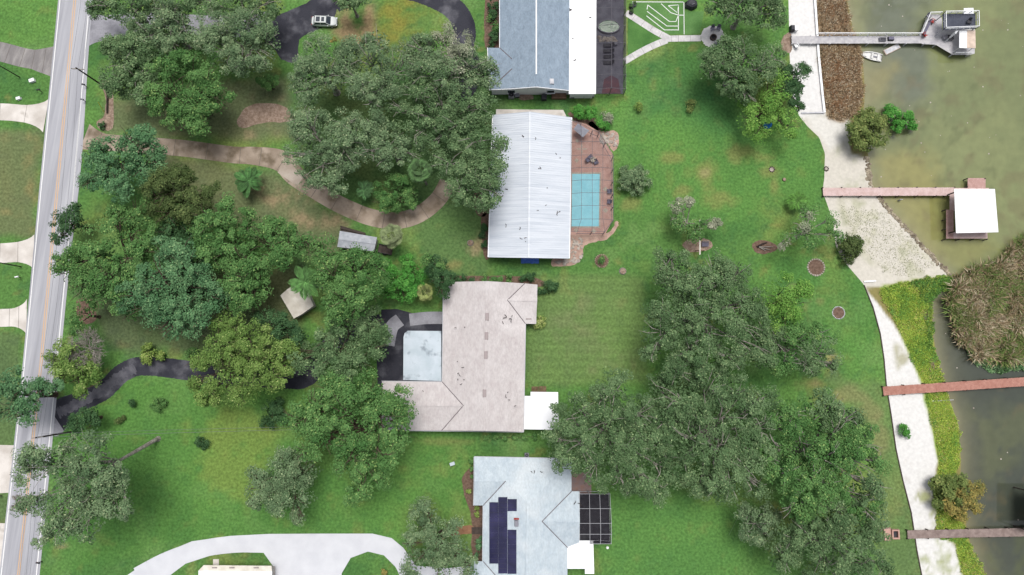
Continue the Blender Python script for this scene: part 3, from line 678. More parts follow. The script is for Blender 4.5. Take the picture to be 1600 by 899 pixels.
# ---- chairs and loungers
def make_chair(name, label, loc, rz, m, group=None):
    t = local_thing(name, label, 'chair', loc, rz, group)
    MB().box((0, 0, .38), (.6, .6, .06), 0, .03).build('seat', m, t)
    MB().slab3([(-.3, -.3, .4), (.3, -.3, .4), (.3, -.52, 1.0), (-.3, -.52, 1.0)], .05).build('backrest', m, t)
    for s_ in (-1, 1):
        MB().box((s_ * .34, .02, .58), (.12, .66, .04)).build('armrest', m, t)
        for y in (-.26, .26): MB().box((s_ * .32, y, .28), (.06, .06, .56)).build('leg', m, t)
    return t
def make_lounger(label, loc, rz, m, group):
    t = local_thing('lounger', label, 'lounger', loc, rz, group)
    MB().box((0, .35, .34), (.68, 1.3, .08), 0, .03).build('seat', m, t)
    MB().slab3([(-.34, -.3, .38), (.34, -.3, .38), (.34, -.95, .78), (-.34, -.95, .78)], .06).build('backrest', m, t)
    for s_ in (-1, 1):
        for y in (-.25, .9): MB().box((s_ * .28, y, .16), (.06, .06, .32)).build('leg', m, t)
    return t
lg = make_lounger('dark lounger nearest the rock border under the dark screen', W(951, 72, 0), R(90), 'dark', 'loungers under the dark screen')
dup(lg, W(951, 81, 0), R(90), 'second dark lounger below the rock border under the dark screen')
dup(lg, W(951, 90, 0), R(90), 'third dark lounger below the rock border under the dark screen')
dup(lg, W(951, 99, 0), R(90), 'dark lounger farthest from the rock border under the dark screen')
a = W(961.5, 70); mb = MB().box((a.x, a.y, .3), (.6, .6, .6), 0, .05); tag(mb.build('side_table', 'grey_plastic', None, tuple(a)), 'small square grey table by the dark loungers', 'table')
# clutter by its south wall
def ac_unit(label, x, y, s_=1., m='grey_plastic'):
    a = W(x, y); t = thing('air_conditioner', label, 'air conditioner', a, 'air conditioner units by the house walls')
    MB().box((a.x, a.y, .4 * s_), (.95 * s_, .95 * s_, .8 * s_), 0, .03).build('casing', m, t)
    MB().ring((a.x, a.y), .12 * s_, .38 * s_, .8 * s_, .83 * s_, 16).build('fan_guard', 'dark', t)
    for k in range(4):
        aa = k * math.pi / 2; b = MB(); b.slab3([(a.x, a.y, .805 * s_), (a.x + math.cos(aa) * .34 * s_, a.y + math.sin(aa) * .34 * s_, .805 * s_), (a.x + math.cos(aa + .6) * .34 * s_, a.y + math.sin(aa + .6) * .34 * s_, .805 * s_)], .01); b.build('fan_blade', 'dark', t)
    return t
ac_unit('pale grey air conditioner at the left of the grey house south wall', 799, 151, 1.15); ac_unit('dark air conditioner standing out from the grey house south wall', 850, 154, 1.05, 'dark')
ac_unit('small grey air conditioner by the white flat roof end', 894, 151, .8); ac_unit('pale air conditioner against the pale blue house top wall', 823, 711, .8)
a = W(873, 150.5); t = thing('wooden_bin', 'slatted brown wooden bin store by the grey house south wall', 'bin store', a)
for k in range(2):
    for j in range(5): MB().box((a.x - .68 + k * 1.36, a.y - .55 + j * .28, .72), (1.3, .24, .06)).build('slat', 'wood_brown', t)
MB().box((a.x, a.y, .34), (2.7, 1.35, .68)).build('box', 'wood_brown', t)
a = W(820, 152); sheet('planting_bed', 'mulch_pale', [(809, 148), (830, 148), (832, 155), (812, 156)], .01)
for i, (x, y) in enumerate(((914, 151), (924, 151), (808, 151))):
    a = W(x, y); t = thing('storage_crate', ('dark crate by the white flat roof end', 'dark crate by the screened patio corner', 'dark crate beside the pale grey air conditioner')[i], 'crate', a, 'crates by the grey house')
    MB().box((a.x, a.y, .3), (.8, .6, .6), .2, .05).build('box', 'dark', t); MB().box((a.x, a.y, .63), (.86, .66, .06), .2).build('lid', 'grey_plastic', t)

# ---- white metal roofed house
h = thing('house', 'long house under a white ribbed metal gable roof beside the blue pool', 'house', W(828, 290))
EZ, RZ = 3.0, 4.5
roof_part(h, 'metal_white', [(770, 180, EZ), (828, 175, RZ), (826, 403, RZ), (763, 402, EZ)]); roof_part(h, 'metal_white', [(828, 175, RZ), (893, 184, EZ), (889.5, 404, EZ), (826, 403, RZ)])
for (e0, e1), side in ((((770, 180), (763, 402)), 'w'), (((893, 184), (889.5, 404)), 'e')):
    mb = MB(); A0, A1, B0, B1 = W(*e0, EZ), W(*e1, EZ), W(828, 175, RZ), W(826, 403, RZ); n = 66
    for i in range(n + 1):
        f = i / n; p, q = A0.lerp(A1, f), B0.lerp(B1, f); dz = Vector((0, 0, .0)); w_ = Vector((0, .035, 0)); up = Vector((0, 0, .05))
        mb.add([p - w_, p + w_, q + w_, q - w_, p - w_ + up, p + w_ + up, q + w_ + up, q - w_ + up], [(4, 5, 6, 7), (0, 1, 5, 4), (1, 2, 6, 5), (2, 3, 7, 6), (3, 0, 4, 7)])
    tag(mb.build('roof_rib', 'metal_white', h), kind='stuff')
beam(h, W(828, 175, RZ + .05), W(826, 403, RZ + .05), .26, 'metal_white', 'ridge_cap', .08)
beam(h, W(893.4, 184, EZ - .06), W(889.9, 404, EZ - .06), .14, 'white', 'gutter', .14); beam(h, W(769.6, 180, EZ - .06), W(762.6, 402, EZ - .06), .14, 'white', 'gutter', .14)
hp = P([(770, 180), (893, 184), (889.5, 404), (763, 402)], EZ); walls(h, hp, EZ - .15, 'stucco', .45)
for e in (((770, 180, EZ), (893, 184, EZ), (828, 175, RZ), -.5), ((763, 402, EZ), (889.5, 404, EZ), (826, 403, RZ), .5)):
    MB().add([W(*p) + Vector((0, e[3], -.18)) for p in e[:3]], [(0, 1, 2)]).build('gable', 'stucco', h)
litter('leaves and twigs scattered on the white metal roof', [(790, 300), (812, 215), (845, 270), (855, 298), (848, 322), (795, 350), (818, 375), (870, 245), (835, 212), (875, 335), (815, 365)], lambda x: 3.0 + 1.5 * (1 - abs(x - 827) / 64), 20, 'leaves')
# pool terrace
sheet('patio', 'brick', [(886, 186), (916, 194), (936, 206), (957, 240), (957.5, 344), (946, 366), (886, 367)], .02, False)
o = W(914, 313); pool = thing('swimming_pool', 'rectangular turquoise swimming pool in the brick terrace', 'pool', o)
pp = [(894, 272), (937, 272), (935.5, 354), (893, 354)]; q = P(pp); q2 = offset_poly(q, -.28)
mb = MB(); qi = offset_poly(q, 0)
n = 4
mb.add([(*p, .045) for p in q2] + [(*p, .045) for p in qi] + [(*p, .0) for p in qi], [(i, (i + 1) % 4, 4 + (i + 1) % 4, 4 + i) for i in range(4)] + [(4 + i, 4 + (i + 1) % 4, 8 + (i + 1) % 4, 8 + i) for i in range(4)])
mb.build('coping', 'tile_pale', pool); MB().prism(qi, -.02, .03).build('water', 'pool', pool)
for k in range(3):
    a = W(897, 278 + k * 3); MB().box((a.x, a.y, .033 - k * .002), (.9 - .2 * k, .3, .006)).build('step', 'pool', pool)
for x, y, s_ in ((909, 233, 1.15), (901, 251, .45), (902, 220, .4), (946, 296, .5), (946, 329, .5), (900, 360, .5), (928, 361, .5), (929, 252, .45)):
    a = W(x, y); mb = MB()
    if s_ > 1:
        for k in range(4):
            aa = k * math.pi / 2; mb.prism([(a.x, a.y), (a.x + math.cos(aa - .35) * .5, a.y + math.sin(aa - .35) * .5), (a.x + math.cos(aa) * s_, a.y + math.sin(aa) * s_), (a.x + math.cos(aa + .35) * .5, a.y + math.sin(aa + .35) * .5)], .02, .03)
    else: mb.prism([(a.x - s_, a.y), (a.x, a.y - s_), (a.x + s_, a.y), (a.x, a.y + s_)], .02, .03)
    mb.build('inlay_tile', 'tile_pale', pool)
tops = {}; colx = (892.5, 908.5, 925.5, 942, 958.5); yy = (222, 243, 262.5, 282, 302, 322, 343)
for i, x in enumerate(colx):
    for j, y in enumerate(yy): tops[(i, j)] = (x if not (i == 4 and j == 0) else 946, y + (.8 if i in (0, 4) else -.6), 3.1 if i in (0, 4) else 3.35)
tops.update({'n0': (892.5, 188, 3.0), 'n1': (908, 193, 3.1), 'n2': (926, 203, 3.2), 'n3': (936, 207, 3.1), 's0': (892.5, 362, 2.9), 's1': (902, 362, 2.9), 's2': (925, 362, 2.9), 's3': (945, 362, 2.9)})
panes = [((i, j), (i + 1, j), (i + 1, j + 1), (i, j + 1)) for i in range(4) for j in range(6)]
panes += [('n0', 'n1', (1, 0), (0, 0)), ('n1', 'n2', (2, 0), (1, 0)), ('n2', 'n3', (3, 0), (2, 0)), ('n3', (4, 0), (3, 0))]
panes += [((0, 6), (1, 6), 's1', 's0'), ((1, 6), (2, 6), 's2', 's1'), ((2, 6), (3, 6), 's3', 's2'), ((3, 6), (4, 6), 's3')]
cage('bronze framed screen enclosure over the brick terrace and blue pool', W(925, 280), tops, 3, panes, 'alu_dark', 'screen',
     [('n0', 'n1'), ('n1', 'n2'), ('n2', 'n3'), ('n3', (4, 0))] + [((4, j), (4, j + 1)) for j in range(6)] + [((4, 6), 's3'), ('s3', 's2'), ('s2', 's1')])
a = W(909, 203, 2.2); t = thing('shade_umbrella', 'square grey shade umbrella at the top of the brick terrace', 'umbrella', W(909, 203, 0))
rt = [W(903, 193, 2.1), W(921, 204, 2.1), W(911, 215, 2.1), W(896, 202, 2.1)]; top = a + Vector((0, 0, .35))
for i in range(4): MB().slab3([rt[i], rt[(i + 1) % 4], top], .02).build('canopy_panel', 'sail', t)
b0 = W(909, 203, 0); MB().tube((a.x, a.y, .02), (a.x, a.y, 2.5), .04).build('pole', 'alu_dark', t); MB().ring((a.x, a.y), .05, .3, .02, .1, 16).build('base', 'dark', t)
c0 = make_chair('patio_chair', 'grey patio chair nearest the star inlay on the brick terrace', W(922, 246, .02), R(40), 'purple_grey', 'chairs on the brick terrace')
dup(c0, W(918, 251, .02), R(-50), 'grey patio chair left of the round terrace table'); dup(c0, W(931, 255, .02), R(200), 'grey patio chair right of the round terrace table')
dup(c0, W(951, 300, .02), R(95), 'upper of two pale chairs along the right side of the pool'); dup(c0, W(951, 316, .02), R(85), 'lower of two pale chairs along the right side of the pool')
a = W(926, 251); t = thing('round_table', 'small round table between chairs on the brick terrace', 'table', a)
MB().ring((a.x, a.y), .0, .5, .68, .72, 20).build('table_top', 'tile_pale', t); MB().tube((a.x, a.y, .02), (a.x, a.y, .7), .05).build('leg', 'dark', t); MB().ring((a.x, a.y), 0, .25, .02, .06, 14).build('base', 'dark', t)
a = W(828, 407); mb = MB(); pts = []
for i in range(9):
    for j in range(4): pts.append((a.x - 1.6 + i * .4 + rnd.uniform(-.08, .08), a.y + .9 - j * .5 + rnd.uniform(-.08, .08), (1.1 - .33 * j) * rnd.uniform(.75, 1.1) + .03 if j < 3 else .03))
mb.add(pts, [(i * 4 + j, i * 4 + j + 1, i * 4 + j + 5, i * 4 + j + 4) for i in range(8) for j in range(3)])
tag(mb.build('tarpaulin', 'tarp', None, tuple(a)), 'crumpled blue tarpaulin below the white metal roof', 'tarpaulin')
mb = MB()
for x, y in [(rnd.uniform(893, 912), rnd.uniform(372, 410)) for _ in range(40)] + [(rnd.uniform(938, 964), rnd.uniform(208, 228)) for _ in range(46)] + [(rnd.uniform(868, 900), rnd.uniform(404, 413)) for _ in range(24)]:
    a = W(x, y); mb.rock((a.x, a.y, 0), rnd.uniform(.12, .38), rnd.uniform(.1, .25))
tag(mb.build('garden_rocks', 'stone', None, tuple(W(905, 395))), 'pale rocks strewn in the beds round the brick terrace', 'rocks', kind='stuff')

# ---- tan house
h = thing('house', 'tan shingled house with a pale blue carport roof and a white flat roof', 'house', W(758, 560))
E, Rg = 2.8, 4.6
roof_part(h, 'shingle_tan', [(693, 441, E), (761, 439.5, Rg), (757, 673.5, Rg), (690, 673, E), (724, 634, 3.7), (691, 597, E)])
roof_part(h, 'shingle_tan', [(761, 439.5, Rg), (820, 443, E), (793, 469, 3.6), (821, 506, E), (818, 675, E), (757, 673.5, Rg)])
roof_part(h, 'shingle_tan', [(820, 443, E), (839, 445, E), (839.5, 470, 3.6), (793, 469, 3.6)]); roof_part(h, 'shingle_tan', [(793, 469, 3.6), (839.5, 470, 3.6), (837, 506.5, E), (821, 506, E)])
roof_part(h, 'shingle_tan', [(597, 596, E), (691, 597, E), (724, 634, 3.7), (594, 634, 3.7)]); roof_part(h, 'shingle_tan', [(594, 634, 3.7), (724, 634, 3.7), (690, 673, E), (596, 672, E)])
for a, b in (((820, 443, E + .04), (793, 469, 3.66)), ((793, 469, 3.66), (821, 506, E + .04)), ((691, 597, E + .04), (724, 634, 3.76)), ((690, 673, E + .04), (724, 634, 3.76))): beam(h, W(*a), W(*b), .12, 'fascia_dark', 'valley', .04)
beam(h, W(761, 440, Rg + .03), W(757, 673, Rg + .03), .3, 'shingle_tan', 'ridge_cap', .06); beam(h, W(594, 634, 3.73), W(724, 634, 3.73), .3, 'shingle_tan', 'ridge_cap', .06); beam(h, W(793, 469, 3.63), W(839.5, 470, 3.63), .3, 'shingle_tan', 'ridge_cap', .06)
for a, b in (((692.6, 441, E - .05), (690.6, 597, E - .05)), ((821.4, 506, E - .05), (818.4, 675, E - .05)), ((839.4, 445, E - .05), (837.4, 506, E - .05)), ((596, 595.6, E - .05), (691, 596.6, E - .05)), ((596, 672.6, E - .05), (818, 675.4, E - .05))): beam(h, W(*a), W(*b), .1, 'alu', 'gutter', .12)
for x, y in ((761, 495), (760, 525), (759, 555), (757, 615)): vent(h, x, y, Rg + .06, 5.5, 12)
vent(h, 816, 476, 3.3, 11, 5); vent(h, 826, 498.5, 3.0, 9, 2)
walls(h, P([(693, 441), (839, 445), (837, 506), (821, 506), (818, 675), (596, 672), (597, 596), (691, 597)], E), E - .15, 'stucco', .5)
flat_roof(h, 'blue_roof', [(637, 517), (689.4, 517.5), (689.6, 595.6), (630, 594), (630.5, 527), (632, 521)], 2.55, .2, 'carport_roof')
for x, y in ((634, 524), (633, 556), (632, 590)):
    a = W(x, y, 0); b = W(x, y, 2.4); MB().tube((b.x, b.y, 0), (b.x, b.y, 2.4), .07).build('carport_post', 'white', h)
flat_roof(h, 'white', [(818.6, 619), (829, 619), (829, 612.5), (872, 613), (873, 672), (818, 671)], 2.75, .2)
walls(h, P([(820, 620), (872, 620), (872, 671), (820, 671)], 2.75), 2.5, 'stucco', .3)
litter('fallen twigs scattered on the tan shingled roof', [(714, 570), (720, 580), (741, 573), (777, 594), (720, 596), (745, 585), (722, 590), (810, 635), (795, 618), (765, 617), (720, 516), (660, 610), (793, 500), (715, 600)], 3.9, 26, 'twigs')
for i, (x, y) in enumerate(((836, 608.5), (848, 608))):
    a = W(x, y); t = thing('wooden_pallet', ('brown wooden pallet left of a second one above the white flat roof', 'brown wooden pallet right of another above the white flat roof')[i], 'pallet', a, 'pallets by the white flat roof')
    for k in range(5): MB().box((a.x - .52 + k * .26, a.y, .16), (.2, 1.0, .03)).build('board', 'wood_brown', t)
    for k in range(3): MB().box((a.x, a.y - .42 + k * .42, .08), (1.24, .1, .12)).build('bearer', 'wood_brown', t)

# ---- pale blue house with solar panels
h = thing('house', 'pale blue shingled house with dark solar panels at the bottom', 'house', W(824, 820))
E = 2.9
for pts in ([(741, 714, E), (893, 717, E), (825, 787, 5.0), (790, 752, 4.0), (741, 752, 4.0)], [(741, 752, 4.0), (790, 752, 4.0), (755, 790, E), (740, 790, E)],
            [(755, 790, E), (790, 752, 4.0), (825, 787, 5.0), (822, 950, 5.0), (753, 950, E)], [(825, 787, 5), (893, 717, E), (893, 768, E), (847, 815, 4.35), (887, 856, E), (886, 950, E), (822, 950, 5)],
            [(893, 768, E), (905, 768, E), (906, 816, 4.35), (847, 815, 4.35)], [(847, 815, 4.35), (906, 816, 4.35), (905, 849, E), (887, 856, E)],
            [(736.5, 877, E), (755, 877.5, E), (782, 908, 3.75), (736, 908, 3.75)], [(736, 908, 3.75), (782, 908, 3.75), (754, 938, E), (736, 938, E)]): roof_part(h, 'shingle_pale', pts)
for a, b in (((893, 768, E + .04), (847, 815, 4.4)), ((847, 815, 4.4), (887, 856, E + .04)), ((790, 752, 4.05), (755, 790, E + .04)), ((755, 877.5, E + .04), (782, 908, 3.8))): beam(h, W(*a), W(*b), .12, 'fascia_dark', 'valley', .04)
beam(h, W(825, 790, 5.04), W(822, 950, 5.04), .42, 'shingle_pale', 'ridge_cap', .07)
for a, b in (((740.6, 714, E - .05), (739.6, 790, E - .05)), ((741, 713.5, E - .05), (893, 716.5, E - .05)), ((754.6, 790, E - .05), (753, 950, E - .05)), ((905.5, 768, E - .05), (905.5, 849, E - .05))): beam(h, W(*a), W(*b), .1, 'alu', 'gutter', .12)
walls(h, P([(741, 714), (893, 717), (893, 768), (905, 768), (905, 850), (887, 856), (886, 950), (753, 950), (755, 790), (740, 790)], E), E - .15, 'stucco', .5)
flat_roof(h, 'white', [(886.5, 845), (927, 845), (928.5, 897), (914, 897), (914, 889), (886.5, 889)], 2.95, .2)
wz = lambda x: E + 2.1 * (x - 754) / 70.5
def panel(x0, x1, y0, y1):
    g = .1; pts = [(x0 + g, y0 + g), (x1 - g, y0 + g), (x1 - g, y1 - g), (x0 + g, y1 - g)]
    p = MB().slab3([tuple(W(x, y, wz(x) + .13)) for x, y in pts], .05).build('solar_panel', 'solar', h)
    for f in (.33, .67):
        ym = y0 + (y1 - y0) * f; beam(p, W(x0 + g, ym, wz(x0 + g) + .14), W(x1 - g, ym, wz(x1 - g) + .14), .03, 'dark', 'cell_seam', .012)
for x0, x1, y0, y1, n in ((764.5, 778.5, 785, 881, 4), (778.5, 792.8, 777, 896.5, 5), (793, 807.5, 780, 799, 1), (793, 807, 828, 897, 3)):
    for k in range(n): panel(x0, x1, y0 + (y1 - y0) * k / n, y0 + (y1 - y0) * (k + 1) / n)
a = W(807, 818, 4.6); MB().box((a.x, a.y, 4.7), (.7, 1.0, .5), 0, .05).build('chimney', 'grey_plastic', h); MB().box((a.x, a.y + .75, 4.65), (.85, .25, .3)).build('flue_cap', 'red_plastic', h)
litter('twigs scattered on the pale blue shingled roof', [(836, 737), (843, 733), (815, 751), (856, 763), (893, 805), (900, 785), (852, 802), (865, 822), (813, 890), (808, 865)], 3.6, 12, 'twigs')
tops = {}
for i, x in enumerate((905.5, 921, 937, 953)):
    for j, y in enumerate((772, 795, 818, 835, 850)): tops[(i, j)] = (x + (i / 3) * (2.5 * math.sin(j / 4 * 2.2)), y, 2.95 if i == 0 else 3.1 if i < 3 else 2.7)
cage('white framed dark screen enclosure right of the pale blue house', W(929, 811), tops, 3, [((i, j), (i + 1, j), (i + 1, j + 1), (i, j + 1)) for i in range(3) for j in range(4) if not (i == 0 and j == 3)], 'alu', 'screen_dark',
     [((3, j), (3, j + 1)) for j in range(4)] + [((0, 0), (1, 0)), ((1, 0), (2, 0)), ((2, 0), (3, 0)), ((3, 4), (2, 4)), ((2, 4), (1, 4))])
sheet('patio', 'dark', [(905, 772), (951, 772), (953, 850), (905, 848)], .02, False)
a = W(745.5, 829); t = thing('entry_step', 'dark brown boarded entry step at the left of the pale blue house', 'step', a)
for k in range(6): MB().box((a.x, a.y - .5 + k * .2, .16), (1.9, .17, .05)).build('board', 'timber', t)
MB().box((a.x, a.y, .065), (1.8, 1.1, .13)).build('frame', 'timber', t)

# ---- small outbuildings
def shed(label, ridge, eaves, m, z0, z1, name='shed'):
    c = sum((W(*e, 0) for e in eaves), Vector()) / 4; t = thing(name, label, 'shed', c)
    (r0, r1) = ridge; e = eaves
    roof_part(t, m, [(*e[0], z0), (*e[1], z0), (*r1, z1), (*r0, z1)]); roof_part(t, m, [(*r0, z1), (*r1, z1), (*e[2], z0), (*e[3], z0)])
    walls(t, P(e, z0), z0 - .12, 'stucco', .2)
    beam(t, W(*r0, z1 + .03), W(*r1, z1 + .03), .2, m, 'ridge_cap', .05)
    return t
shed('small grey roofed shed below the curved tan driveway', ((529, 374), (587, 381)), [(531, 361), (589, 371), (584, 393), (527, 386)], 'shed_roof', 2.2, 2.6)
shed('small cream roofed shed half hidden under the palm', ((449, 452), (472, 491)), [(472, 438), (490, 478), (459, 498), (438, 462)], 'cream', 2.5, 3.1)
a = W(551, 359.5); t = thing('log_stack', 'dark stacked timber behind the small grey shed', 'timber stack', a)
for k in range(6): MB().tube(W(532 + k % 2, 354 + k * 1.4, .15 + .22 * (k % 3)), W(571, 365 + k * 1.0, .15 + .22 * (k % 3)), .14).build('log', 'timber', t)
a = W(603, 391); t = thing('utility_trailer', 'dark open trailer beside the small grey shed', 'trailer', a)
MB().box((a.x, a.y, .55), (2.6, 1.5, .08), R(-12)).build('bed', 'timber', t)
for s_ in (-1, 1):
    MB().box((a.x + s_ * .155, a.y + s_ * .73, .78), (2.6, .06, .4), R(-12)).build('side_board', 'dark', t)
    MB().tube((a.x + s_ * .17, a.y + s_ * .8, .3), (a.x + s_ * .2, a.y + s_ * .95, .3), .3, .3, 14).build('wheel', 'tyre', t)
t = thing('carport', 'cream topped low building with a tan ridge at the bottom edge', 'building', W(367, 900))
roof_part(t, 'white', [(310, 892, 2.6), (425, 893, 2.6), (425, 960, 2.4), (310, 960, 2.4)]); roof_part(t, 'cream', [(318, 883.5, 2.45), (424, 884.5, 2.45), (425, 893, 2.62), (310, 892, 2.62)])
for x in (335, 362, 400): vent(t, x, 887.5, 2.6, 8, 2)
walls(t, P([(312, 890), (424, 890), (424, 960), (312, 960)], 2.5), 2.4, 'stucco', .2, False)

# ================================================================== docks
def dock(root, a, b, width, z, m, nsec, posts=True, plank=.16, th=.06, post_m='timber', zlow=-1.6):
    a, b = Vector(a), Vector(b); a.z = b.z = z; d = b - a; L = d.length; u = d.normalized(); s_ = Vector((-u.y, u.x, 0)); ang = math.atan2(u.y, u.x)
    for k in range(nsec):
        mb = MB(); s0, s1 = L * k / nsec, L * (k + 1) / nsec; n = max(1, int((s1 - s0) / plank)); pl = (s1 - s0) / n
        for i in range(n):
            c = a + u * (s0 + pl * (i + .5)) + s_ * rnd.uniform(-.025, .025); mb.box((c.x, c.y, z - th / 2 + rnd.uniform(-.008, .008)), (pl - .02, width, th), ang)
        mb.build('deck_section', m[rnd.randrange(len(m))] if isinstance(m, list) else m, root)
    for sd in (-1, 1):
        p, q = a + s_ * sd * (width / 2 - .12), b + s_ * sd * (width / 2 - .12); dz = Vector((0, 0, -th - .11)); beam(root, p + dz, q + dz, .08, post_m, 'joist', .2)
        if posts:
            for k in range(nsec + 1):
                if k % 2 and nsec > 6: continue
                c = a + u * (L * k / nsec) + s_ * sd * (width / 2 + .04); MB().tube((c.x, c.y, zlow), (c.x, c.y, z + .12), .11, .1, 8).build('piling', post_m, root)
def platform(root, pts, z, m, plank=.16, ang=0., th=.06, name='deck_section'):
    poly = P(pts, z); bm = bmesh.new(); vs = [bm.verts.new((*p, z)) for p in poly]; bm.faces.new(vs); u = Vector((math.cos(ang), math.sin(ang), 0))
    lo = min(v.co.dot(u) for v in vs); hi = max(v.co.dot(u) for v in vs); k = lo + plank
    bmesh.ops.triangulate(bm, faces=bm.faces[:])
    while k < hi:
        bmesh.ops.bisect_plane(bm, geom=bm.verts[:] + bm.edges[:] + bm.faces[:], plane_co=u * k, plane_no=u); k += plank
    mb = MB()
    groups = {}
    for f in bm.faces: groups.setdefault(int((f.calc_center_median().dot(u) - lo) / plank), []).append(f)
    for g, fs in groups.items():
        sh = Vector((0, 0, 0)); dzz = rnd.uniform(-.008, .008)
        for f in fs:
            c = lo + (g + .5) * plank
            pts3 = [v.co - u * ((v.co.dot(u) - c) * .1) + Vector((0, 0, dzz)) for v in f.verts]; n = len(pts3)
            mb.add(pts3 + [p - Vector((0, 0, th)) for p in pts3], [tuple(range(n)), tuple(range(n, 2 * n))[::-1]] + [(i, n + i, n + (i + 1) % n, (i + 1) % n) for i in range(n)])
    bm.free(); return mb.build(name, m, root)
def pilings(root, pts, z, m='timber', r=.11, zlow=-2.):
    for x, y in pts:
        p = W(x, y, z); MB().tube((p.x, p.y, zlow), (p.x, p.y, z), r, r * .9, 8).build('piling', m, root)
def railing(root, pts, z, h=1.0, m='white', step=1.6, mid=True):
    for (x0, y0), (x1, y1) in zip(pts[:-1], pts[1:]):
        a, b = W(x0, y0, z), W(x1, y1, z); n = max(1, round((b - a).length / step))
        for f in ((1.0, .55) if mid else (1.,)): beam(root, a + Vector((0, 0, h * f)), b + Vector((0, 0, h * f)), .1 if f == 1 else .06, m, 'rail', .06)
        for i in range(n + 1):
            p = a.lerp(b, i / n); MB().box((p.x, p.y, z + h / 2), (.09, .09, h)).build('rail_post', m, root)
# red dock with the white roofed boathouse
t = thing('boathouse_dock', 'red decked pier ending in a white roofed boathouse', 'dock', W(1500, 320, WATER_Z))
dock(t, W(1286, 300, .55), W(1492, 299.5, .55), 1.5, .55, ['wood_red2'], 14)
platform(t, [(1512, 278.5), (1540, 278.5), (1540, 296), (1512, 296)], .56, 'wood_red', ang=math.pi / 2)
platform(t, [(1484, 305), (1493, 305), (1493, 330), (1484, 330)], .555, 'wood_red2', ang=math.pi / 2); platform(t, [(1478.5, 328), (1490, 328), (1490, 373), (1478.5, 373)], .57, 'wood_red', ang=math.pi / 2)
platform(t, [(1490, 362), (1543, 362), (1543, 373), (1490, 373)], .575, 'wood_red2', ang=0); platform(t, [(1491, 294), (1545, 294), (1545, 306), (1491, 306)], .565, 'wood_red2', ang=0); platform(t, [(1533, 306), (1545, 306), (1545, 362), (1533, 362)], .58, 'wood_red', ang=math.pi / 2)
pilings(t, [(1478, 328), (1478, 343), (1478, 358), (1478, 374), (1500, 374), (1522, 374), (1543, 374), (1512, 279), (1540, 279), (1512, 292)], .75)
RB = [(1491, 295.5), (1554.5, 295.5), (1560, 363), (1494, 364.5)]; cx = W(1524, 329, 3.38); rp = [W(x, y, 3.2) for x, y in RB]
for i in range(4): MB().slab3([tuple(rp[i]), tuple(rp[(i + 1) % 4]), tuple(cx)], .12).build('roof_plane', 'white', t)
for p in [p.lerp(cx, .12) for p in rp]: MB().tube((p.x, p.y, -2), (p.x, p.y, 3.15), .12).build('roof_post', 'timber', t)
for i in range(4): a, b = rp[i].lerp(cx, .12), rp[(i + 1) % 4].lerp(cx, .12); beam(t, (a.x, a.y, 3.02), (b.x, b.y, 3.02), .12, 'timber', 'roof_beam', .25)
a = W(1405, 309, -.2); MB().box((a.x, a.y - .5, -.2), (.5, .08, 1.4)).build('ladder', 'alu', t)
# plain piers lower right
t = thing('pier', 'reddish plank pier leaving the white sand between the weeds and the lake', 'pier', W(1490, 604, WATER_Z)); dock(t, W(1380, 611.5, .45), W(1640, 594, .45), 1.55, .45, ['wood_rust'], 16)
t = thing('pier', 'greyish weathered plank pier at the bottom right by the orange bush', 'pier', W(1520, 834, WATER_Z)); dock(t, W(1418, 835.5, .45), W(1640, 831, .45), 1.4, .45, ['wood_grey'], 14)
t = thing('boathouse_roof', 'boathouse roof just past the edge over the weathered pier', 'boathouse', W(1640, 800, WATER_Z))
rp = [W(x, y, 3.3) for x, y in ((1606, 768), (1690, 768), (1690, 830), (1606, 830))]; MB().slab3([tuple(p) for p in rp], .15).build('roof_plane', 'white', t)
for p in rp: MB().tube((p.x + (.3 if p.x < 95 else -.3), p.y, -2), (p.x + (.3 if p.x < 95 else -.3), p.y, 3.2), .12).build('roof_post', 'timber', t)
# white pier with the two level party deck
t = thing('party_dock', 'white pier with railings and a two level party deck', 'dock', W(1480, 55, WATER_Z))
dock(t, W(1237, 62.5, .6), W(1445, 62, .6), 1.45, .6, ['wood_white'], 14, post_m='white_dirty')
railing(t, [(1276, 55.5), (1436, 55.5)], .6, 1.0)
platform(t, [(1437, 55), (1450, 23), (1468, 22.5), (1472, 30), (1472, 46), (1497, 46), (1515, 76), (1514, 86), (1489, 86), (1462, 70), (1440, 69)], .61, 'wood_white', ang=math.pi / 2)
for pts in ([(1437, 55), (1450, 23), (1468, 22.5)], [(1489, 85.5), (1514, 85.5)]): railing(t, pts, .61, .9)
beam(t, W(1463, 70.5, .45), W(1489, 86.5, .45), .08, 'timber', 'joist', .3)
UZ = 3.2
platform(t, [(1473, 22), (1524, 21), (1524.5, 45), (1473.5, 47)], UZ, 'deck_dark', ang=0, name='upper_deck')
railing(t, [(1473, 22), (1524, 21), (1524.5, 45), (1473.5, 47), (1473, 22)], UZ, 1.0, step=1.3)
for x, y in ((1474, 23), (1498, 22.5), (1523, 22), (1523.5, 44), (1499, 45.5), (1474.5, 46)): p = W(x, y, UZ); MB().tube((p.x, p.y, -2), (p.x, p.y, UZ - .06), .1).build('deck_post', 'white_dirty', t)
platform(t, [(1506, 13), (1521, 12.5), (1521.5, 22), (1506, 22)], UZ + .1, 'white', ang=0, name='diving_platform')
for k in range(7):                                                  # stair down to the lower deck
    p = W(1495 - k * 2.6, 49 + k * 2.2, UZ - .4 * (k + 1)); MB().box((p.x, p.y, UZ - .4 * (k + 1)), (.32, 1.1, .05), R(-40)).build('stair_tread', 'white', t)
for o_ in (-.45, .45): beam(t, W(1497, 47, UZ) + Vector((o_, o_, .0)), W(1479, 63, .65) + Vector((o_, o_, .0)), .06, 'white', 'stringer', .2)
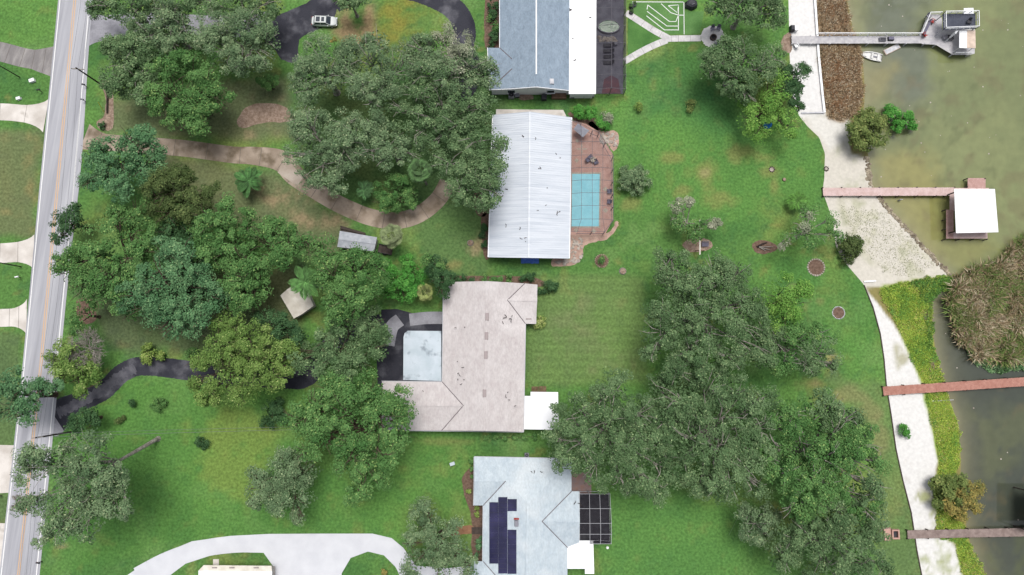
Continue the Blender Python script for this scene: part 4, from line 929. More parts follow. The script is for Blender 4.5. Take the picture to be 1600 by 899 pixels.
for (x0, x1, nm) in ((1499, 1511, 'white'), (1511, 1524, 'beige')): MB().slab3([tuple(W(x0, 47.5, 2.75 if nm == 'white' else 2.7)), tuple(W(x1, 47.5, 2.7)), tuple(W(x1 + .6, 75.5, 2.7)), tuple(W(x0, 75, 2.75))], .1).build('awning', nm, t)
for x, y in ((1500, 49), (1522, 49), (1500, 74), (1522, 74)): p = W(x, y, 2.6); MB().tube((p.x, p.y, .6), (p.x, p.y, 2.62), .06).build('awning_post', 'white', t)
platform(t, [(1496, 46), (1523, 46), (1523, 84), (1514, 86), (1496, 80)], .6, 'wood_white', ang=0)
pilings(t, [(1450, 24), (1468, 23.5), (1462, 70), (1488, 85), (1514, 85), (1440, 58)], .6, 'white_dirty')
ch = make_chair('deck_chair', 'red deck chair at the near end of the white party deck bench', W(1443, 56, .62), R(-60), 'red_plastic', 'chairs on the white party deck')
dup(ch, W(1455, 35, .62), R(-120), 'red deck chair at the far end of the white party deck bench')
c1 = make_chair('deck_chair', 'grey deck chair by the dark table on the white party deck', W(1474, 60, .62), R(20), 'grey_plastic', 'chairs on the white party deck')
dup(c1, W(1449, 27.5, .62), R(200), 'grey deck chair at the pier corner above the red chairs')
c2 = make_chair('deck_chair', 'dark chair on the dark upper deck', W(1512, 36, UZ), R(170), 'dark', 'chairs on the white party deck')
a = W(1448, 46, .62); t = thing('bench', 'grey slatted bench along the slanted side of the party deck', 'bench', a)
p, q = W(1442, 54, 1.05), W(1454, 30, 1.05)
for k in range(3): beam(t, p + Vector((.16 * k, -.02 * k, 0)), q + Vector((.16 * k, -.02 * k, 0)), .13, 'purple_grey', 'slat', .04)
for f in (.08, .92): b = p.lerp(q, f); MB().box((b.x + .16, b.y, .83), (.45, .1, .4)).build('leg', 'purple_grey', t)
a = W(1482, 61, .6); t = thing('table', 'dark square table on the white party deck', 'table', a); MB().box((a.x, a.y, 1.3), (1.1, .9, .05), 0, .02).build('table_top', 'dark', t)
for i in (-1, 1):
    for j in (-1, 1): MB().box((a.x + i * .45, a.y + j * .35, .95), (.06, .06, .66)).build('leg', 'dark', t)
for i, (x, y) in enumerate(((1378, 62.5), (1391, 61.5))):
    a = W(x, y, .62); t = thing('dock_box', ('pale equipment crate lying on the white pier', 'dark equipment crate lying on the white pier')[i], 'crate', a)
    MB().box((a.x, a.y, .82), (1.3 if i == 0 else 1.1, .7, .4), 0, .04).build('box', ('grey_plastic', 'dark')[i], t); MB().box((a.x, a.y, 1.045), (1.0, .5, .05)).build('lid', ('dark', 'purple_grey')[i], t)
# small white boat and raft
a = W(1360, 88.5, WATER_Z); t = local_thing('dinghy', 'small white dinghy moored below the white pier', 'boat', a, R(-13))
prof = [(-2.05, .04), (-1.6, .38), (-1.0, .62), (-.2, .78), (.7, .82), (1.5, .78), (2.0, .7)]
def hull(sc, z): return [(x, y * sc, z) for x, y in prof] + [(x, -y * sc, z) for x, y in prof[::-1]]
mb = MB(); o1, o2, o3 = hull(.7, -.15), hull(1., .38), hull(.82, .38); o4 = hull(.7, .12); n = len(o1)
for A, B in ((o1, o2), (o2, o3), (o3, o4)): mb.add(A + B, [(i, (i + 1) % n, n + (i + 1) % n, n + i)[::-1] for i in range(n)])
mb.add(o4, [tuple(range(n))]); mb.add(o1, [tuple(range(n))[::-1]]); mb.build('hull', 'boat', t)
MB().box((.2, 0, .34), (.35, 1.1, .06)).build('thwart', 'boat', t); MB().box((1.4, 0, .34), (.5, 1.1, .06)).build('thwart', 'boat', t); MB().box((.7, .05, .2), (1.3, .25, .1)).build('centre_case', 'grey_plastic', t); MB().box((-1.2, 0, .34), (.8, .6, .05)).build('foredeck', 'boat', t)
a = W(1392.5, 78, WATER_Z); t = local_thing('raft', 'beige floating raft beside the white dinghy', 'raft', a, R(27))
MB().box((0, 0, .18), (3.2, 1.1, .3), 0, .06).build('float', 'beige', t); MB().box((0, 0, .35), (2.9, .85, .04)).build('pad', 'white_dirty', t)
# ---- walls along the shore
def wall_line(name, label, pts, w, z0, z1, m, cap=None):
    c = W(*pts[len(pts) // 2]); t = thing(name, label, 'wall', c)
    for k in range(len(pts) - 1):
        a, b = W(*pts[k]), W(*pts[k + 1]); d = (b - a); ang = math.atan2(d.y, d.x); m_ = (a + b) / 2
        MB().box((m_.x, m_.y, (z0 + z1) / 2), (d.length + .02, w, z1 - z0), ang).build('wall_panel', m, t)
        MB().box((m_.x, m_.y, z1 + .03), (d.length + .05, w * (cap or 1.5), .055), ang).build('cap', m, t)
    return t
wall_line('seawall', 'white capped seawall between the white sand and the brown reeds', [(1269, -60), (1273, 0), (1275, 30), (1277, 60), (1279, 90), (1282, 120), (1285, 150), (1288, 176)], .28, -.9, .12, 'white', 1.4)
wall_line('seawall', 'low white cross wall at the lower end of the white sand', [(1252, 177), (1270, 176.5), (1288, 176)], .2, -.6, .05, 'white_dirty', 1.4)
wall_line('retaining_wall', 'low dark timber edging between the lower lawn and white sand', [(1350, 446), (1364, 481), (1375, 521), (1381, 561), (1384.5, 601), (1392.5, 651), (1399.5, 701), (1410.5, 751), (1423.5, 801), (1432.5, 861), (1442, 910)], .16, -.4, .06, 'timber', 1.1)
wall_line('retaining_wall', 'short white board wall at the corner of lawn and beach', [(1350, 440.5), (1368, 439)], .2, -.3, .1, 'white', 1.3)
mb = MB()
for _ in range(430):
    f = rnd.random(); y = 245 + f * 188; p = SHORE_PX; x = float(np.interp(y, [q[1] for q in p], [q[0] for q in p])) - 2
    a = W(x + rnd.gauss(0, 2.0), y + rnd.gauss(0, 1.), WATER_Z); mb.rock((a.x, a.y, WATER_Z - .08), rnd.uniform(.1, .36), rnd.uniform(.12, .34))
for i in range(16):
    y0 = 300 + i * 8.3; xs = lambda y: float(np.interp(y, [q[1] for q in SHORE_PX], [q[0] for q in SHORE_PX])) - 4
    mb.tube(W(xs(y0), y0, -.34), W(xs(y0 + 6.5) + rnd.uniform(-1, 1), y0 + 6.5, -.34), .1, .08, 5)
tag(mb.build('rubble_edge', 'rubble', None, tuple(W(1400, 340))), 'broken stones and timbers lining the beach waterline', 'rubble', kind='stuff')
# ================================================================== street furniture, yard things
def power_pole(label, x, y, hgt, arm_dir, armlen=2.2, r=.16):
    b = W(x, y); t = thing('utility_pole', label, 'utility pole', b, 'utility poles along the road')
    MB().tube((b.x, b.y, 0), (b.x, b.y, hgt), r, r * .75, 10).build('pole', 'pole', t)
    u = Vector((math.cos(arm_dir), math.sin(arm_dir), 0)); p = Vector((b.x, b.y, hgt - .5))
    if armlen:
        beam(t, p - u * armlen / 2, p + u * armlen / 2, .12, 'greybark', 'crossarm', .14)
        for f in (-.46, 0.1, .46): q = p + u * armlen * f; MB().tube((q.x, q.y, hgt - .45), (q.x, q.y, hgt - .2), .06, .05, 8).build('insulator', 'white_dirty', t)
    return p, u
p1, u1 = power_pole('dark utility pole by the upper grass verge with a pale crossarm over the road', 168, 139, 9.2, R(-4))
p2, u2 = power_pole('dark utility pole at the lower road edge by the asphalt drive mouth', 111, 675, 9.0, R(8), 1.8)
power_pole('slim utility pole on the far left verge between the upper driveways', 31, 121, 8.5, 0, 0, .1); power_pole('slim utility pole at the far left beside the middle driveway', 33, 417, 8.5, 0, 0, .1)
def wire(label, a, b, sag, r=.018):
    a, b = Vector(a), Vector(b); mb = MB(); n = 14; pts = []
    for i in range(n + 1):
        f = i / n; q = a.lerp(b, f); q.z -= sag * 4 * f * (1 - f); pts.append(tuple(q))
    mb.path(pts, [r] * (n + 1), 4); c = (a + b) / 2
    tag(mb.build('power_line', 'wire', None, (c.x, c.y, c.z - sag)), label, 'power line', 'power lines')
for k, f in enumerate((-.46, .1, .46)):
    wire(('left', 'middle', 'right')[k] + ' power line strung between the two utility poles along the road', p1 + u1 * 2.2 * f + Vector((0, 0, .3)), p2 + u2 * 1.8 * f + Vector((0, 0, .3)), 1.2)
    e = p2 + (p2 - p1).normalized() * 60; wire(('left', 'middle', 'right')[k] + ' power line leaving the lower pole downwards along the road', p2 + u2 * 1.8 * f + Vector((0, 0, .3)), e + u2 * 1.8 * f, .8)
    e = p1 + (p1 - p2).normalized() * 50; wire(('left', 'middle', 'right')[k] + ' power line leaving the upper pole upwards along the road', p1 + u1 * 2.2 * f + Vector((0, 0, .3)), e + u1 * 2.2 * f, .8)
wire('long pale service cable crossing the lower lawn to the tan house', p2, W(640, 668, 3.6), 1.6, .03); wire('second pale service cable crossing the lower lawn to the tan house', p2 + Vector((0, .5, -.4)), W(640, 664, 3.4), 1.7, .025)
a = W(163, 176); mb = MB().tube((a.x, a.y, 0), tuple(p1.lerp(a, .75)), .05); tag(mb.build('guy_guard', 'yellow', None, tuple(a)), 'thin yellow guy wire guard in the grass by the upper pole', 'guy wire')
a = W(168, 160); mb = MB().tube(W(168, 144, .15), W(167.5, 177, .15), .2, .16, 8); tag(mb.build('dark_bar', 'pole', None, tuple(a)), 'dark bar lying in the mulch below the upper utility pole', 'log')  # plain dark tapered bar laid along the mulch strip
def mailbox(label, x, y, rz, m):
    t = local_thing('mailbox', label, 'mailbox', W(x, y), rz, 'mailboxes along the road')
    MB().box((0, 0, .5), (.1, .1, 1.0)).build('post', 'timber', t); b = MB()
    pts = [(-.12, 1.0), (.12, 1.0), (.12, 1.16), (.08, 1.24), (0, 1.27), (-.08, 1.24), (-.12, 1.16)]; n = len(pts)
    b.add([(x_, -.3, z_) for x_, z_ in pts] + [(x_, .3, z_) for x_, z_ in pts], [tuple(range(n)), tuple(range(n, 2 * n))[::-1]] + [(i, n + i, n + (i + 1) % n, (i + 1) % n) for i in range(n)]); b.build('box', m, t)
    MB().box((.14, .1, 1.2), (.02, .1, .16)).build('flag', 'red_plastic', t)
mailbox('dark mailbox at the right road edge beside the upper grass verge', 136, 136, R(80), 'dark'); mailbox('pale mailbox at the right road edge near the yellow guy guard', 134, 159, R(80), 'grey_plastic')
mailbox('dark mailbox on the left verge above the light driveway', 66, 144, R(-80), 'dark'); mailbox('white mailbox on the left verge below the middle driveway', 33, 434, R(-80), 'white'); mailbox('dark mailbox on the lower left verge', 3, 774, R(-80), 'dark'); mailbox('dark mailbox by the right road edge at the bottom left corner', 66, 877, R(80), 'dark')
def meter_box(label, x, y, s_, m='white'):
    a = W(x, y); t = thing('utility_box', label, 'utility box', a, 'utility boxes on the verges'); MB().box((a.x, a.y, .25), (.9 * s_, .55 * s_, .5), R(20), .04).build('casing', m, t); MB().box((a.x, a.y, .52), (.95 * s_, .6 * s_, .05), R(20)).build('lid', m, t)
meter_box('white utility box lying in the verge grass left of the upper mailbox', 52, 127, 1.0); meter_box('small white utility box in the verge above the light driveway', 31, 155, .8); meter_box('round pale cover set in the lawn left of the pale blue house', 707, 724.5, .9, 'blue_roof'); meter_box('pale box among the trees by the top asphalt drive', 176, 64, 1.0)
# ---- parked car
t = local_thing('parked_car', 'silver car with a sunroof parked on the dark asphalt drive', 'car', W(508.5, 36.5, .02), R(-2))
def loft(secs, m, name, root, cap=True):
    mb = MB(); n = len(secs[0]); vs = [p for s_ in secs for p in s_]; fs = []
    for k in range(len(secs) - 1):
        for i in range(n): fs.append((k * n + i, k * n + (i + 1) % n, (k + 1) * n + (i + 1) % n, (k + 1) * n + i))
    if cap: fs += [tuple(range(n))[::-1], tuple(range((len(secs) - 1) * n, len(secs) * n))]
    return mb.add(vs, fs).build(name, m, root, smooth=False)
def plan(z, s_, xs=0., sw=1.):
    base_ = [(-2.35, .55), (-2.2, .8), (-1.7, .92), (0, .94), (1.5, .92), (2.1, .8), (2.38, .5)]
    return [(x * s_ + xs, y * sw, z) for x, y in base_] + [(x * s_ + xs, -y * sw, z) for x, y in base_[::-1]]
bo = loft([plan(.28, .97, 0, .94), plan(.45, 1.0), plan(.75, 1.0), plan(.92, .985, 0, .96), plan(.98, .95, 0, .9)][::1], 'carpaint', 'body', t)
def rect(x0, x1, w0, z, w1=None): w1 = w1 or w0; return [(x0, w0, z), (x1, w1, z), (x1, -w1, z), (x0, -w0, z)]
loft([rect(-1.95, 1.25, .84, .97), rect(-1.55, .45, .66, 1.5)], 'glass', 'greenhouse', t)
rf = loft([rect(-1.62, .52, .67, 1.49), rect(-1.5, .42, .63, 1.54)], 'carpaint', 'roof', t)
MB().box((-1.0, 0, 1.548), (.75, .95, .02)).build('sunroof', 'glass', rf); MB().box((-.1, 0, 1.548), (.55, .85, .02)).build('sunroof', 'glass', rf)
for x in (-1.5, -.55, .45):
    for s_ in (-1, 1): beam(t, (x, s_ * .67, 1.5), (x + (.0 if x > -1 and x < 0 else (.75 if x > 0 else -.35)), s_ * .845, .98), .07, 'carpaint', 'pillar')
MB().slab3([(1.3, .78, 1.0), (2.2, .6, .96), (2.2, -.6, .96), (1.3, -.78, 1.0)], .03).build('bonnet', 'carpaint', t)
for s_ in (-1, 1):
    MB().box((.75, s_ * 1.02, 1.02), (.16, .22, .14), 0, .02).build('mirror', 'carpaint', t); MB().box((2.26, s_ * .62, .74), (.2, .32, .14), s_ * -.35).build('headlight', 'white', t); MB().box((-2.28, s_ * .66, .8), (.14, .28, .16), s_ * .3).build('tail_light', 'lamp_red', t)
    for x in (-1.4, 1.42):
        wh = MB().tube((x, s_ * .72, .33), (x, s_ * .96, .33), .33, .33, 18).build('wheel', 'tyre', t); MB().tube((x, s_ * .95, .33), (x, s_ * .97, .33), .2, .2, 12).build('rim', 'alu', wh)
# ---- fire pit and chairs
a = W(1114, 59.5); t = thing('fire_pit', 'round dark fire pit ring on the pale circular patio', 'fire pit', a); MB().ring((a.x, a.y), .42, .62, .03, .45, 24).build('ring', 'timber', t); MB().ring((a.x, a.y), 0, .43, .03, .12, 20).build('ash_bed', 'dark', t)
c0 = make_chair('garden_chair', 'left violet grey garden chair above the fire pit', W(1113, 46.5, .03), R(185), 'purple_grey', 'chairs by the fire pit'); dup(c0, W(1121.5, 46, .03), R(160), 'right violet grey garden chair above the fire pit'); dup(c0, W(1119, 70, .03), R(10), 'violet grey garden chair below the fire pit under the oak edge')
a = W(1079, 9); t = thing('covered_grill', 'dark covered grill beside the play court', 'grill', a)
mb = MB(); n = 12
def sec(z, s_): return [(a.x + math.cos(2 * math.pi * i / n) * 1.15 * s_ * (1 + .12 * math.sin(3 * i)), a.y + math.sin(2 * math.pi * i / n) * .95 * s_ * (1 + .1 * math.cos(2 * i)), z) for i in range(n)]
loft([sec(.02, 1.05), sec(.5, 1.0), sec(1.0, .85), sec(1.2, .5)], 'dark', 'cover', t); MB().box((a.x + .2, a.y - .3, 1.2), (.5, .06, .06), .4).build('handle', 'grey_plastic', t)
for i, (x, y) in enumerate(((986, 12), (991, 8), (986, 20))):
    a = W(x, y); t = thing('planter', ('dark planter nearest the walkway by the dark screen', 'pale planter at the top of the walkway by the dark screen', 'low dark planter beside the walkway start')[i], 'planter', a, 'planters by the screened patio')
    MB().ring((a.x, a.y), 0.0, .42, 0, .5, 12).build('pot', ('dark', 'grey_plastic', 'dark')[i], t); mb = MB()
    for _ in range(14): mb.rock((a.x + rnd.uniform(-.3, .3), a.y + rnd.uniform(-.3, .3), .48 + rnd.random() * .3), .14)
    mb.build('plant', mat('planter_leaf%d' % i, S(70, 96, 56), fine=.3), t)
# ---- chair / grill on the white sand, blue kettle
a = W(1236, 47); t = thing('beach_grill', 'black and white grill cart standing on the white sand by the white pier', 'grill', a); MB().box((a.x, a.y, .45), (.8, 1.1, .9), 0, .05).build('cabinet', 'dark', t); MB().box((a.x + .75, a.y, .8), (.65, .9, .06)).build('side_shelf', 'white', t); MB().box((a.x, a.y, .98), (.7, 1.0, .16), 0, .12).build('lid', 'dark', t)
for y in (-.35, .35): MB().box((a.x + .98, a.y + y, .4), (.06, .06, .8)).build('leg', 'grey_plastic', t)
make_chair('beach_chair', 'white beach chair on the sand just below the white pier', W(1243, 73), R(30), 'white')
a = W(1198, 196); t = thing('water_tank', 'bright blue slatted tub on the grass under the small tree', 'tub', a)
MB().ring((a.x, a.y), .55, .75, 0, .7, 18).build('side', 'bluething', t)
for k in range(5): MB().box((a.x, a.y - .52 + k * .26, .72), (1.3 - .2 * abs(k - 2), .2, .05)).build('slat', 'bluething', t)
# ---- tree rings, stumps, swing
def stone_ring(label, x, y, rp, n, m='stone', fillm='mulch', cat='stone ring'):
    a = W(x, y); r = rp * mpp(x, y); t = thing('stone_ring', label, cat, a, 'stone rings in the lawn'); b = MB()
    for k in range(n):
        aa = 2 * math.pi * k / n; b.rock((a.x + math.cos(aa) * r, a.y + math.sin(aa) * r, 0), 2.7 * r / n * 1.1, .16)
    tag(b.build('stones', m, t), kind='stuff'); MB().ring((a.x, a.y), 0, r * .97, 0, .03, 24).build('mulch', fillm, t); return t
stone_ring('wide stone ring filled with mulch below the sparse tree', 1275, 418, 13, 22); stone_ring('pale round kerb ring filled with mulch right of the lime tree', 1310, 489, 9.5, 26, 'white_dirty'); stone_ring('small dark stone ring in the lawn near the beach bend', 1206, 265, 4, 9, 'timber', 'stone')
stone_ring('stone edging ring round the small shrub below the white house', 940, 408, 10, 20, 'mulch_pale', 'mulch'); stone_ring('tiny stone ring on the sand edge by the lawn bend', 1291, 264, 3.2, 8, 'timber', 'stone')
def stump(label, x, y, r, m='bark'):
    a = W(x, y); t = thing('tree_stump', label, 'stump', a, 'stumps in the lawn'); b = MB(); b.tube((a.x, a.y, 0), (a.x, a.y, .25), r * 1.25, r, 10); b.build('stump', m, t); MB().ring((a.x, a.y), 0, r * .95, .25, .262, 14).build('cut_face', 'mulch_pale', t)
stump('small stump in the lawn near the dark stone ring', 1225, 281, .3); stump('pale stump left of the round ringed shrub', 973, 424, .55, 'greybark'); stump('small pale stump below the curved driveway end', 735, 380, .5, 'greybark')
a = W(1195, 387); t = thing('fallen_branches', 'dark driftwood log lying on the mulch patch right of the swing', 'log', a); MB().path([W(1183, 386, .2), W(1192, 381, .3), W(1199, 379, .25)], [.2, .16, .08]).build('trunk', 'pole', t)
for x, y in ((1204, 391), (1196, 392), (1208, 386)): MB().path([W(1186, 386, .2), W(x, y, .15)], [.12, .05]).build('branch', 'greybark', t)
a = W(1097, 372); t = thing('swing_frame', 'pale timber swing beam with a bench seat on the mulch patch', 'swing', a)
beam(t, W(1093.5, 344, 2.5), W(1093.5, 398, 2.5), .22, 'cream', 'top_beam', .2)
for y in (352, 392):
    for dx in (-7, 7): p = W(1093.5, y, 2.45); q = W(1093.5 + dx, y, 0); MB().tube(q, p, .08).build('leg', 'wood_brown', t)
s_ = W(1102, 382, .5)
for k in range(4): MB().box((s_.x, s_.y - .3 + k * .2, .5), (1.3, .16, .05)).build('seat_slat', 'purple_grey', t)
for k in range(3): MB().box((s_.x, s_.y + .45, .62 + k * .16), (1.3, .05, .12)).build('back_slat', 'grey_plastic', t)
for x in (-.6, .6): MB().tube((s_.x + x, s_.y, .5), (s_.x + x - .7, s_.y + .1, 2.45), .02).build('chain', 'wire', t)
# ---- brick barbecue by the bottom right lawn
a = W(1385, 834); t = thing('brick_hearth', 'brick hearth with a square fire box on the lower right lawn', 'hearth', a); MB().box((a.x, a.y, .2), (1.25, 2.2, .4), 0, .04).build('base', 'brick', t); b = W(1397, 834)
for dx, dy, sx, sy in ((0, .68, 1.3, .25), (0, -.68, 1.3, .25), (.53, 0, .25, 1.1), (-.53, 0, .25, 1.1)): MB().box((b.x + dx, b.y + dy, .3), (sx, sy, .6)).build('fire_box_wall', 'brick', t)
MB().box((b.x, b.y, .06), (.8, 1.1, .1)).build('ash_bed', 'dark', t)
a = W(1150, 810); mb = MB().path([tuple(W(x, y, .05)) for x, y in ((1163, 783), (1158, 798), (1150, 815), (1139, 836))], [.05] * 4, 5); tag(mb.build('garden_hose', mat('hose_green', S(130, 170, 110), fine=0), None, tuple(a)), 'pale green hose lying straight on the lower lawn', 'hose')
a = W(949, 855.5); mb = MB().ring((a.x, a.y), 0, .22, 0, .3, 12); tag(mb.build('lawn_lamp', 'white', None, tuple(a)), 'small white post lamp below the screen enclosure corner', 'lamp')
mb = MB().path([W(1455, 627, -.3), W(1475, 626, -.4), W(1490, 625, -.42)], [.09, .08, .05], 6); tag(mb.build('driftwood', 'white_dirty', None, tuple(W(1472, 626))), 'white pole lying across the weeds below the reddish pier', 'pole')
for k, (x, y, r) in enumerate(((1447, 495, 6), (1457, 572, 10))):
    a = W(x, y, -.35); mb = MB()
    for _ in range(26): b = a + Vector((rnd.gauss(0, .3), rnd.gauss(0, .8 if k else .5), .03 + rnd.random() * .1)); aa = R(100) + rnd.gauss(0, .4); mb.tube(b, b + Vector((math.cos(aa), math.sin(aa), .05)) * rnd.uniform(.5, 1.2), .04, .02, 4)
    tag(mb.build('dry_reed_pile', 'mulch_pale', None, tuple(a)), ('small heap of dry reeds in the lime weeds', 'larger heap of dry reeds in the lime weeds above the reddish pier')[k], 'reeds', kind='stuff')
# ================================================================== vegetation
PAL = {'oakgrey': ((124, 147, 108), (76, 102, 70), (154, 168, 128)), 'oak': ((112, 138, 96), (66, 94, 58), (142, 162, 116)), 'green': ((104, 142, 82), (62, 102, 52), (138, 164, 98)),
       'yg': ((140, 160, 84), (92, 120, 56), (176, 184, 118)), 'lime': ((124, 164, 78), (82, 130, 54), (152, 184, 96)), 'dark': ((72, 104, 66), (44, 74, 44), (94, 124, 80)),
       'blue': ((104, 142, 98), (64, 104, 68), (134, 164, 116)), 'olive': ((128, 142, 82), (84, 104, 54), (154, 158, 96)), 'bright': ((92, 154, 70), (58, 118, 46), (122, 176, 84)),
       'grey': ((160, 164, 140), (112, 122, 98), (188, 188, 166)), 'rust': ((152, 138, 78), (104, 112, 62), (180, 156, 88)), 'moss': ((124, 150, 80), (78, 110, 50), (158, 174, 108)), 'brown': ((88, 104, 60), (60, 78, 42), (110, 122, 74))}
LK = .88
def palette(t): return [np.array(S(*c, k=LK)) for c in PAL[t]]
def leaf_quads(Pn, N, L, wid, cols):
    n = len(Pn); N = N / np.linalg.norm(N, axis=1, keepdims=True)
    rv = rng.normal(size=(n, 3)); T = np.cross(N, rv); T /= np.linalg.norm(T, axis=1, keepdims=True) + 1e-9; B = np.cross(N, T)
    l = L[:, None] * .5; w = l * wid
    v = np.stack([Pn - T * l, Pn - B * w + T * l * .1, Pn + T * l, Pn + B * w + T * l * .1], 1).reshape(-1, 3)
    return v, np.repeat(cols, 4, 0)
def sph(n, zmin=-1.):
    z = rng.uniform(zmin, 1, n); a = rng.uniform(0, 2 * np.pi, n); r = np.sqrt(1 - z * z); return np.stack([r * np.cos(a), r * np.sin(a), z], 1)
def foliage(lobes, kind, leaf=.32, rs=1.05, dens=1., per=104, wid=.6, zmin=-.2, tip=.2, open_=0.):
    """lobes: (centre xyz, radius, vertical radius, palette or None); boughs on every lobe, sprays on every bough, leaves on every spray"""
    V, Cc = [], []
    for c, r, rz, pk in lobes:
        p0, p1, p2 = palette(pk or kind); rs_ = min(rs, r * .5); re = max(r - rs_ * .5, r * .55); hgt = max(rz - rs_ * .4, rz * .55)
        nbg = max(3, int(1.1 * (r / 1.5) ** 1.3 + 2)); ub = sph(nbg, zmin); tb = rng.random(nbg); rb = rng.uniform(.64, 1.16, nbg)
        ns = max(4, int(dens * 1.8 * (re / rs_) ** 2 + 3)); g = rng.integers(0, nbg, ns)
        u = ub[g] + rng.normal(size=(ns, 3)) * .34; u[:, 2] = np.abs(u[:, 2] + .15) - .15; u /= np.linalg.norm(u, axis=1, keepdims=True)
        rad = rb[g] * (.8 + .24 * rng.random(ns))
        sub = np.array(c) + u * np.array([re, re, hgt]) * rad[:, None]; sr = rs_ * rng.uniform(.5, 1.2, ns)
        ts = np.clip(.55 * tb[g] + .45 * rng.random(ns), 0, 1); k = max(6, int(per)); idx = np.repeat(np.arange(ns), k); n = len(idx)
        v = sph(n, -.3); q = rng.random(n) ** .4; el = rng.uniform(.75, 1.3, (ns, 2))[idx]
        Pn = sub[idx] + v * (sr[idx] * q)[:, None] * np.stack([el[:, 0], el[:, 1], np.full(n, .62)], 1)
        N = v * .7 + np.array([0, 0, .5]) + u[idx] * .3 + rng.normal(size=(n, 3)) * .34
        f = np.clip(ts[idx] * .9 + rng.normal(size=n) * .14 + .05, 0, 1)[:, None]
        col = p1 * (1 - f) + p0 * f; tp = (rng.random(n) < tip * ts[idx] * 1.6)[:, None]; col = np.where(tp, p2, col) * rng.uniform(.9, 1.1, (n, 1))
        a, b = leaf_quads(Pn, N, leaf * rng.uniform(.55, 1.3, n), wid, col); V.append(a); Cc.append(b)
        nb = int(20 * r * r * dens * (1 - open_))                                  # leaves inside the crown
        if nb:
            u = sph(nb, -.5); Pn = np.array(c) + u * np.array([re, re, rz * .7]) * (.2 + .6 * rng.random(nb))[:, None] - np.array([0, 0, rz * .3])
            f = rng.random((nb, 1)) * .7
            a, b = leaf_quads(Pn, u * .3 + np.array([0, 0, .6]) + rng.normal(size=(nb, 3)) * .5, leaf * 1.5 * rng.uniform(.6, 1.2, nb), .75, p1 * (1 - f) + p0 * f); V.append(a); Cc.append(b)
    return np.concatenate(V), np.concatenate(Cc)
def leaf_obj(name, v, c, parent, m='leaf'):
    me = bpy.data.meshes.new(name); o0 = np.array(parent['_o']) if parent is not None else np.zeros(3)
    fill(me, v - o0, np.arange(len(v)).reshape(-1, 4)); attr_col(me, c); me.materials.append(M[m]); return link(name, me, parent, Vector(o0))
G = 'live oaks round the houses'
NTRI = [0]
def tree(label, kind, h, lobes, name='tree', cat='tree', leaf=.33, dens=1., rs=1.05, per=100, trunk=True, group='trees round the houses', open_=0., bark='bark', base=None, squash=.85, tip=.07, wid=.6, tr=None, grow=1.25):
    if group == G: bark = 'greybark'
    xs = np.array([l[0] for l in lobes], float); ys_ = np.array([l[1] for l in lobes], float); rr = np.array([l[2] for l in lobes], float); w_ = rr ** 2
    mx, my = (xs * w_).sum() / w_.sum(), (ys_ * w_).sum() / w_.sum(); ext = max(np.hypot(xs - mx, ys_ - my).max() + rr.max(), 1)
    L3 = []; big = rr.max()
    for l in lobes:
        x, y, r = l[:3]; pk = l[3] if len(l) > 3 else None; d = math.hypot(x - mx, y - my) / ext
        top = h * (1 - .30 * d * d) * (.86 + .14 * r / big) * rnd.uniform(.86, 1.04); z = top; rw = r * grow * mpp(x, y, top * .8); rz = rw * squash
        zc = max(top - rz, rz * .6 + .15 * h); L3.append((tuple(W(x, y, zc)), rw, rz, pk))
    bx = sum(np.array(l[0]) * l[1] ** 2 for l in L3) / sum(l[1] ** 2 for l in L3)
    b = W(*base) if base else Vector((bx[0], bx[1], 0)); t = thing(name, label, cat, b, group)
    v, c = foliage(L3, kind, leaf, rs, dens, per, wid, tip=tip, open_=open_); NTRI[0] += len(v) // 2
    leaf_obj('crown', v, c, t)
    if trunk:
        R0 = tr or max(.12, .028 * h + .02 * max(l[1] for l in L3)); fork = Vector((b.x * .55 + bx[0] * .45, b.y * .55 + bx[1] * .45, h * .38)); mb = MB()
        mb.path([(b.x, b.y, -.05), (b.x, b.y, .4), tuple(Vector((b.x, b.y, 0)).lerp(fork, .6)), tuple(fork)], [R0 * 1.5, R0 * 1.05, R0 * .85, R0 * .7], 8); mb.build('trunk', bark, t); mb = MB()
        for (cc, rw, rz, _) in L3:
            e = Vector(cc); mid = fork.lerp(e, .5) + Vector((rnd.uniform(-.1, .1) * rw, rnd.uniform(-.1, .1) * rw, rnd.uniform(.0, .15) * rw)); mb.path([tuple(fork), tuple(mid), tuple(e)], [R0 * .5, R0 * .32, R0 * .18], 5)
            for _ in range(5):
                q = e + Vector((rnd.uniform(-1, 1), rnd.uniform(-1, 1), rnd.uniform(.1, .9))) .normalized() * rw * .85; mb.path([tuple(mid.lerp(e, rnd.random())), tuple(e.lerp(q, .5) + Vector((0, 0, .1 * rw))), tuple(q)], [R0 * .16, R0 * .1, R0 * .04], 4)
        mb.build('limbs', bark, t)
    return t
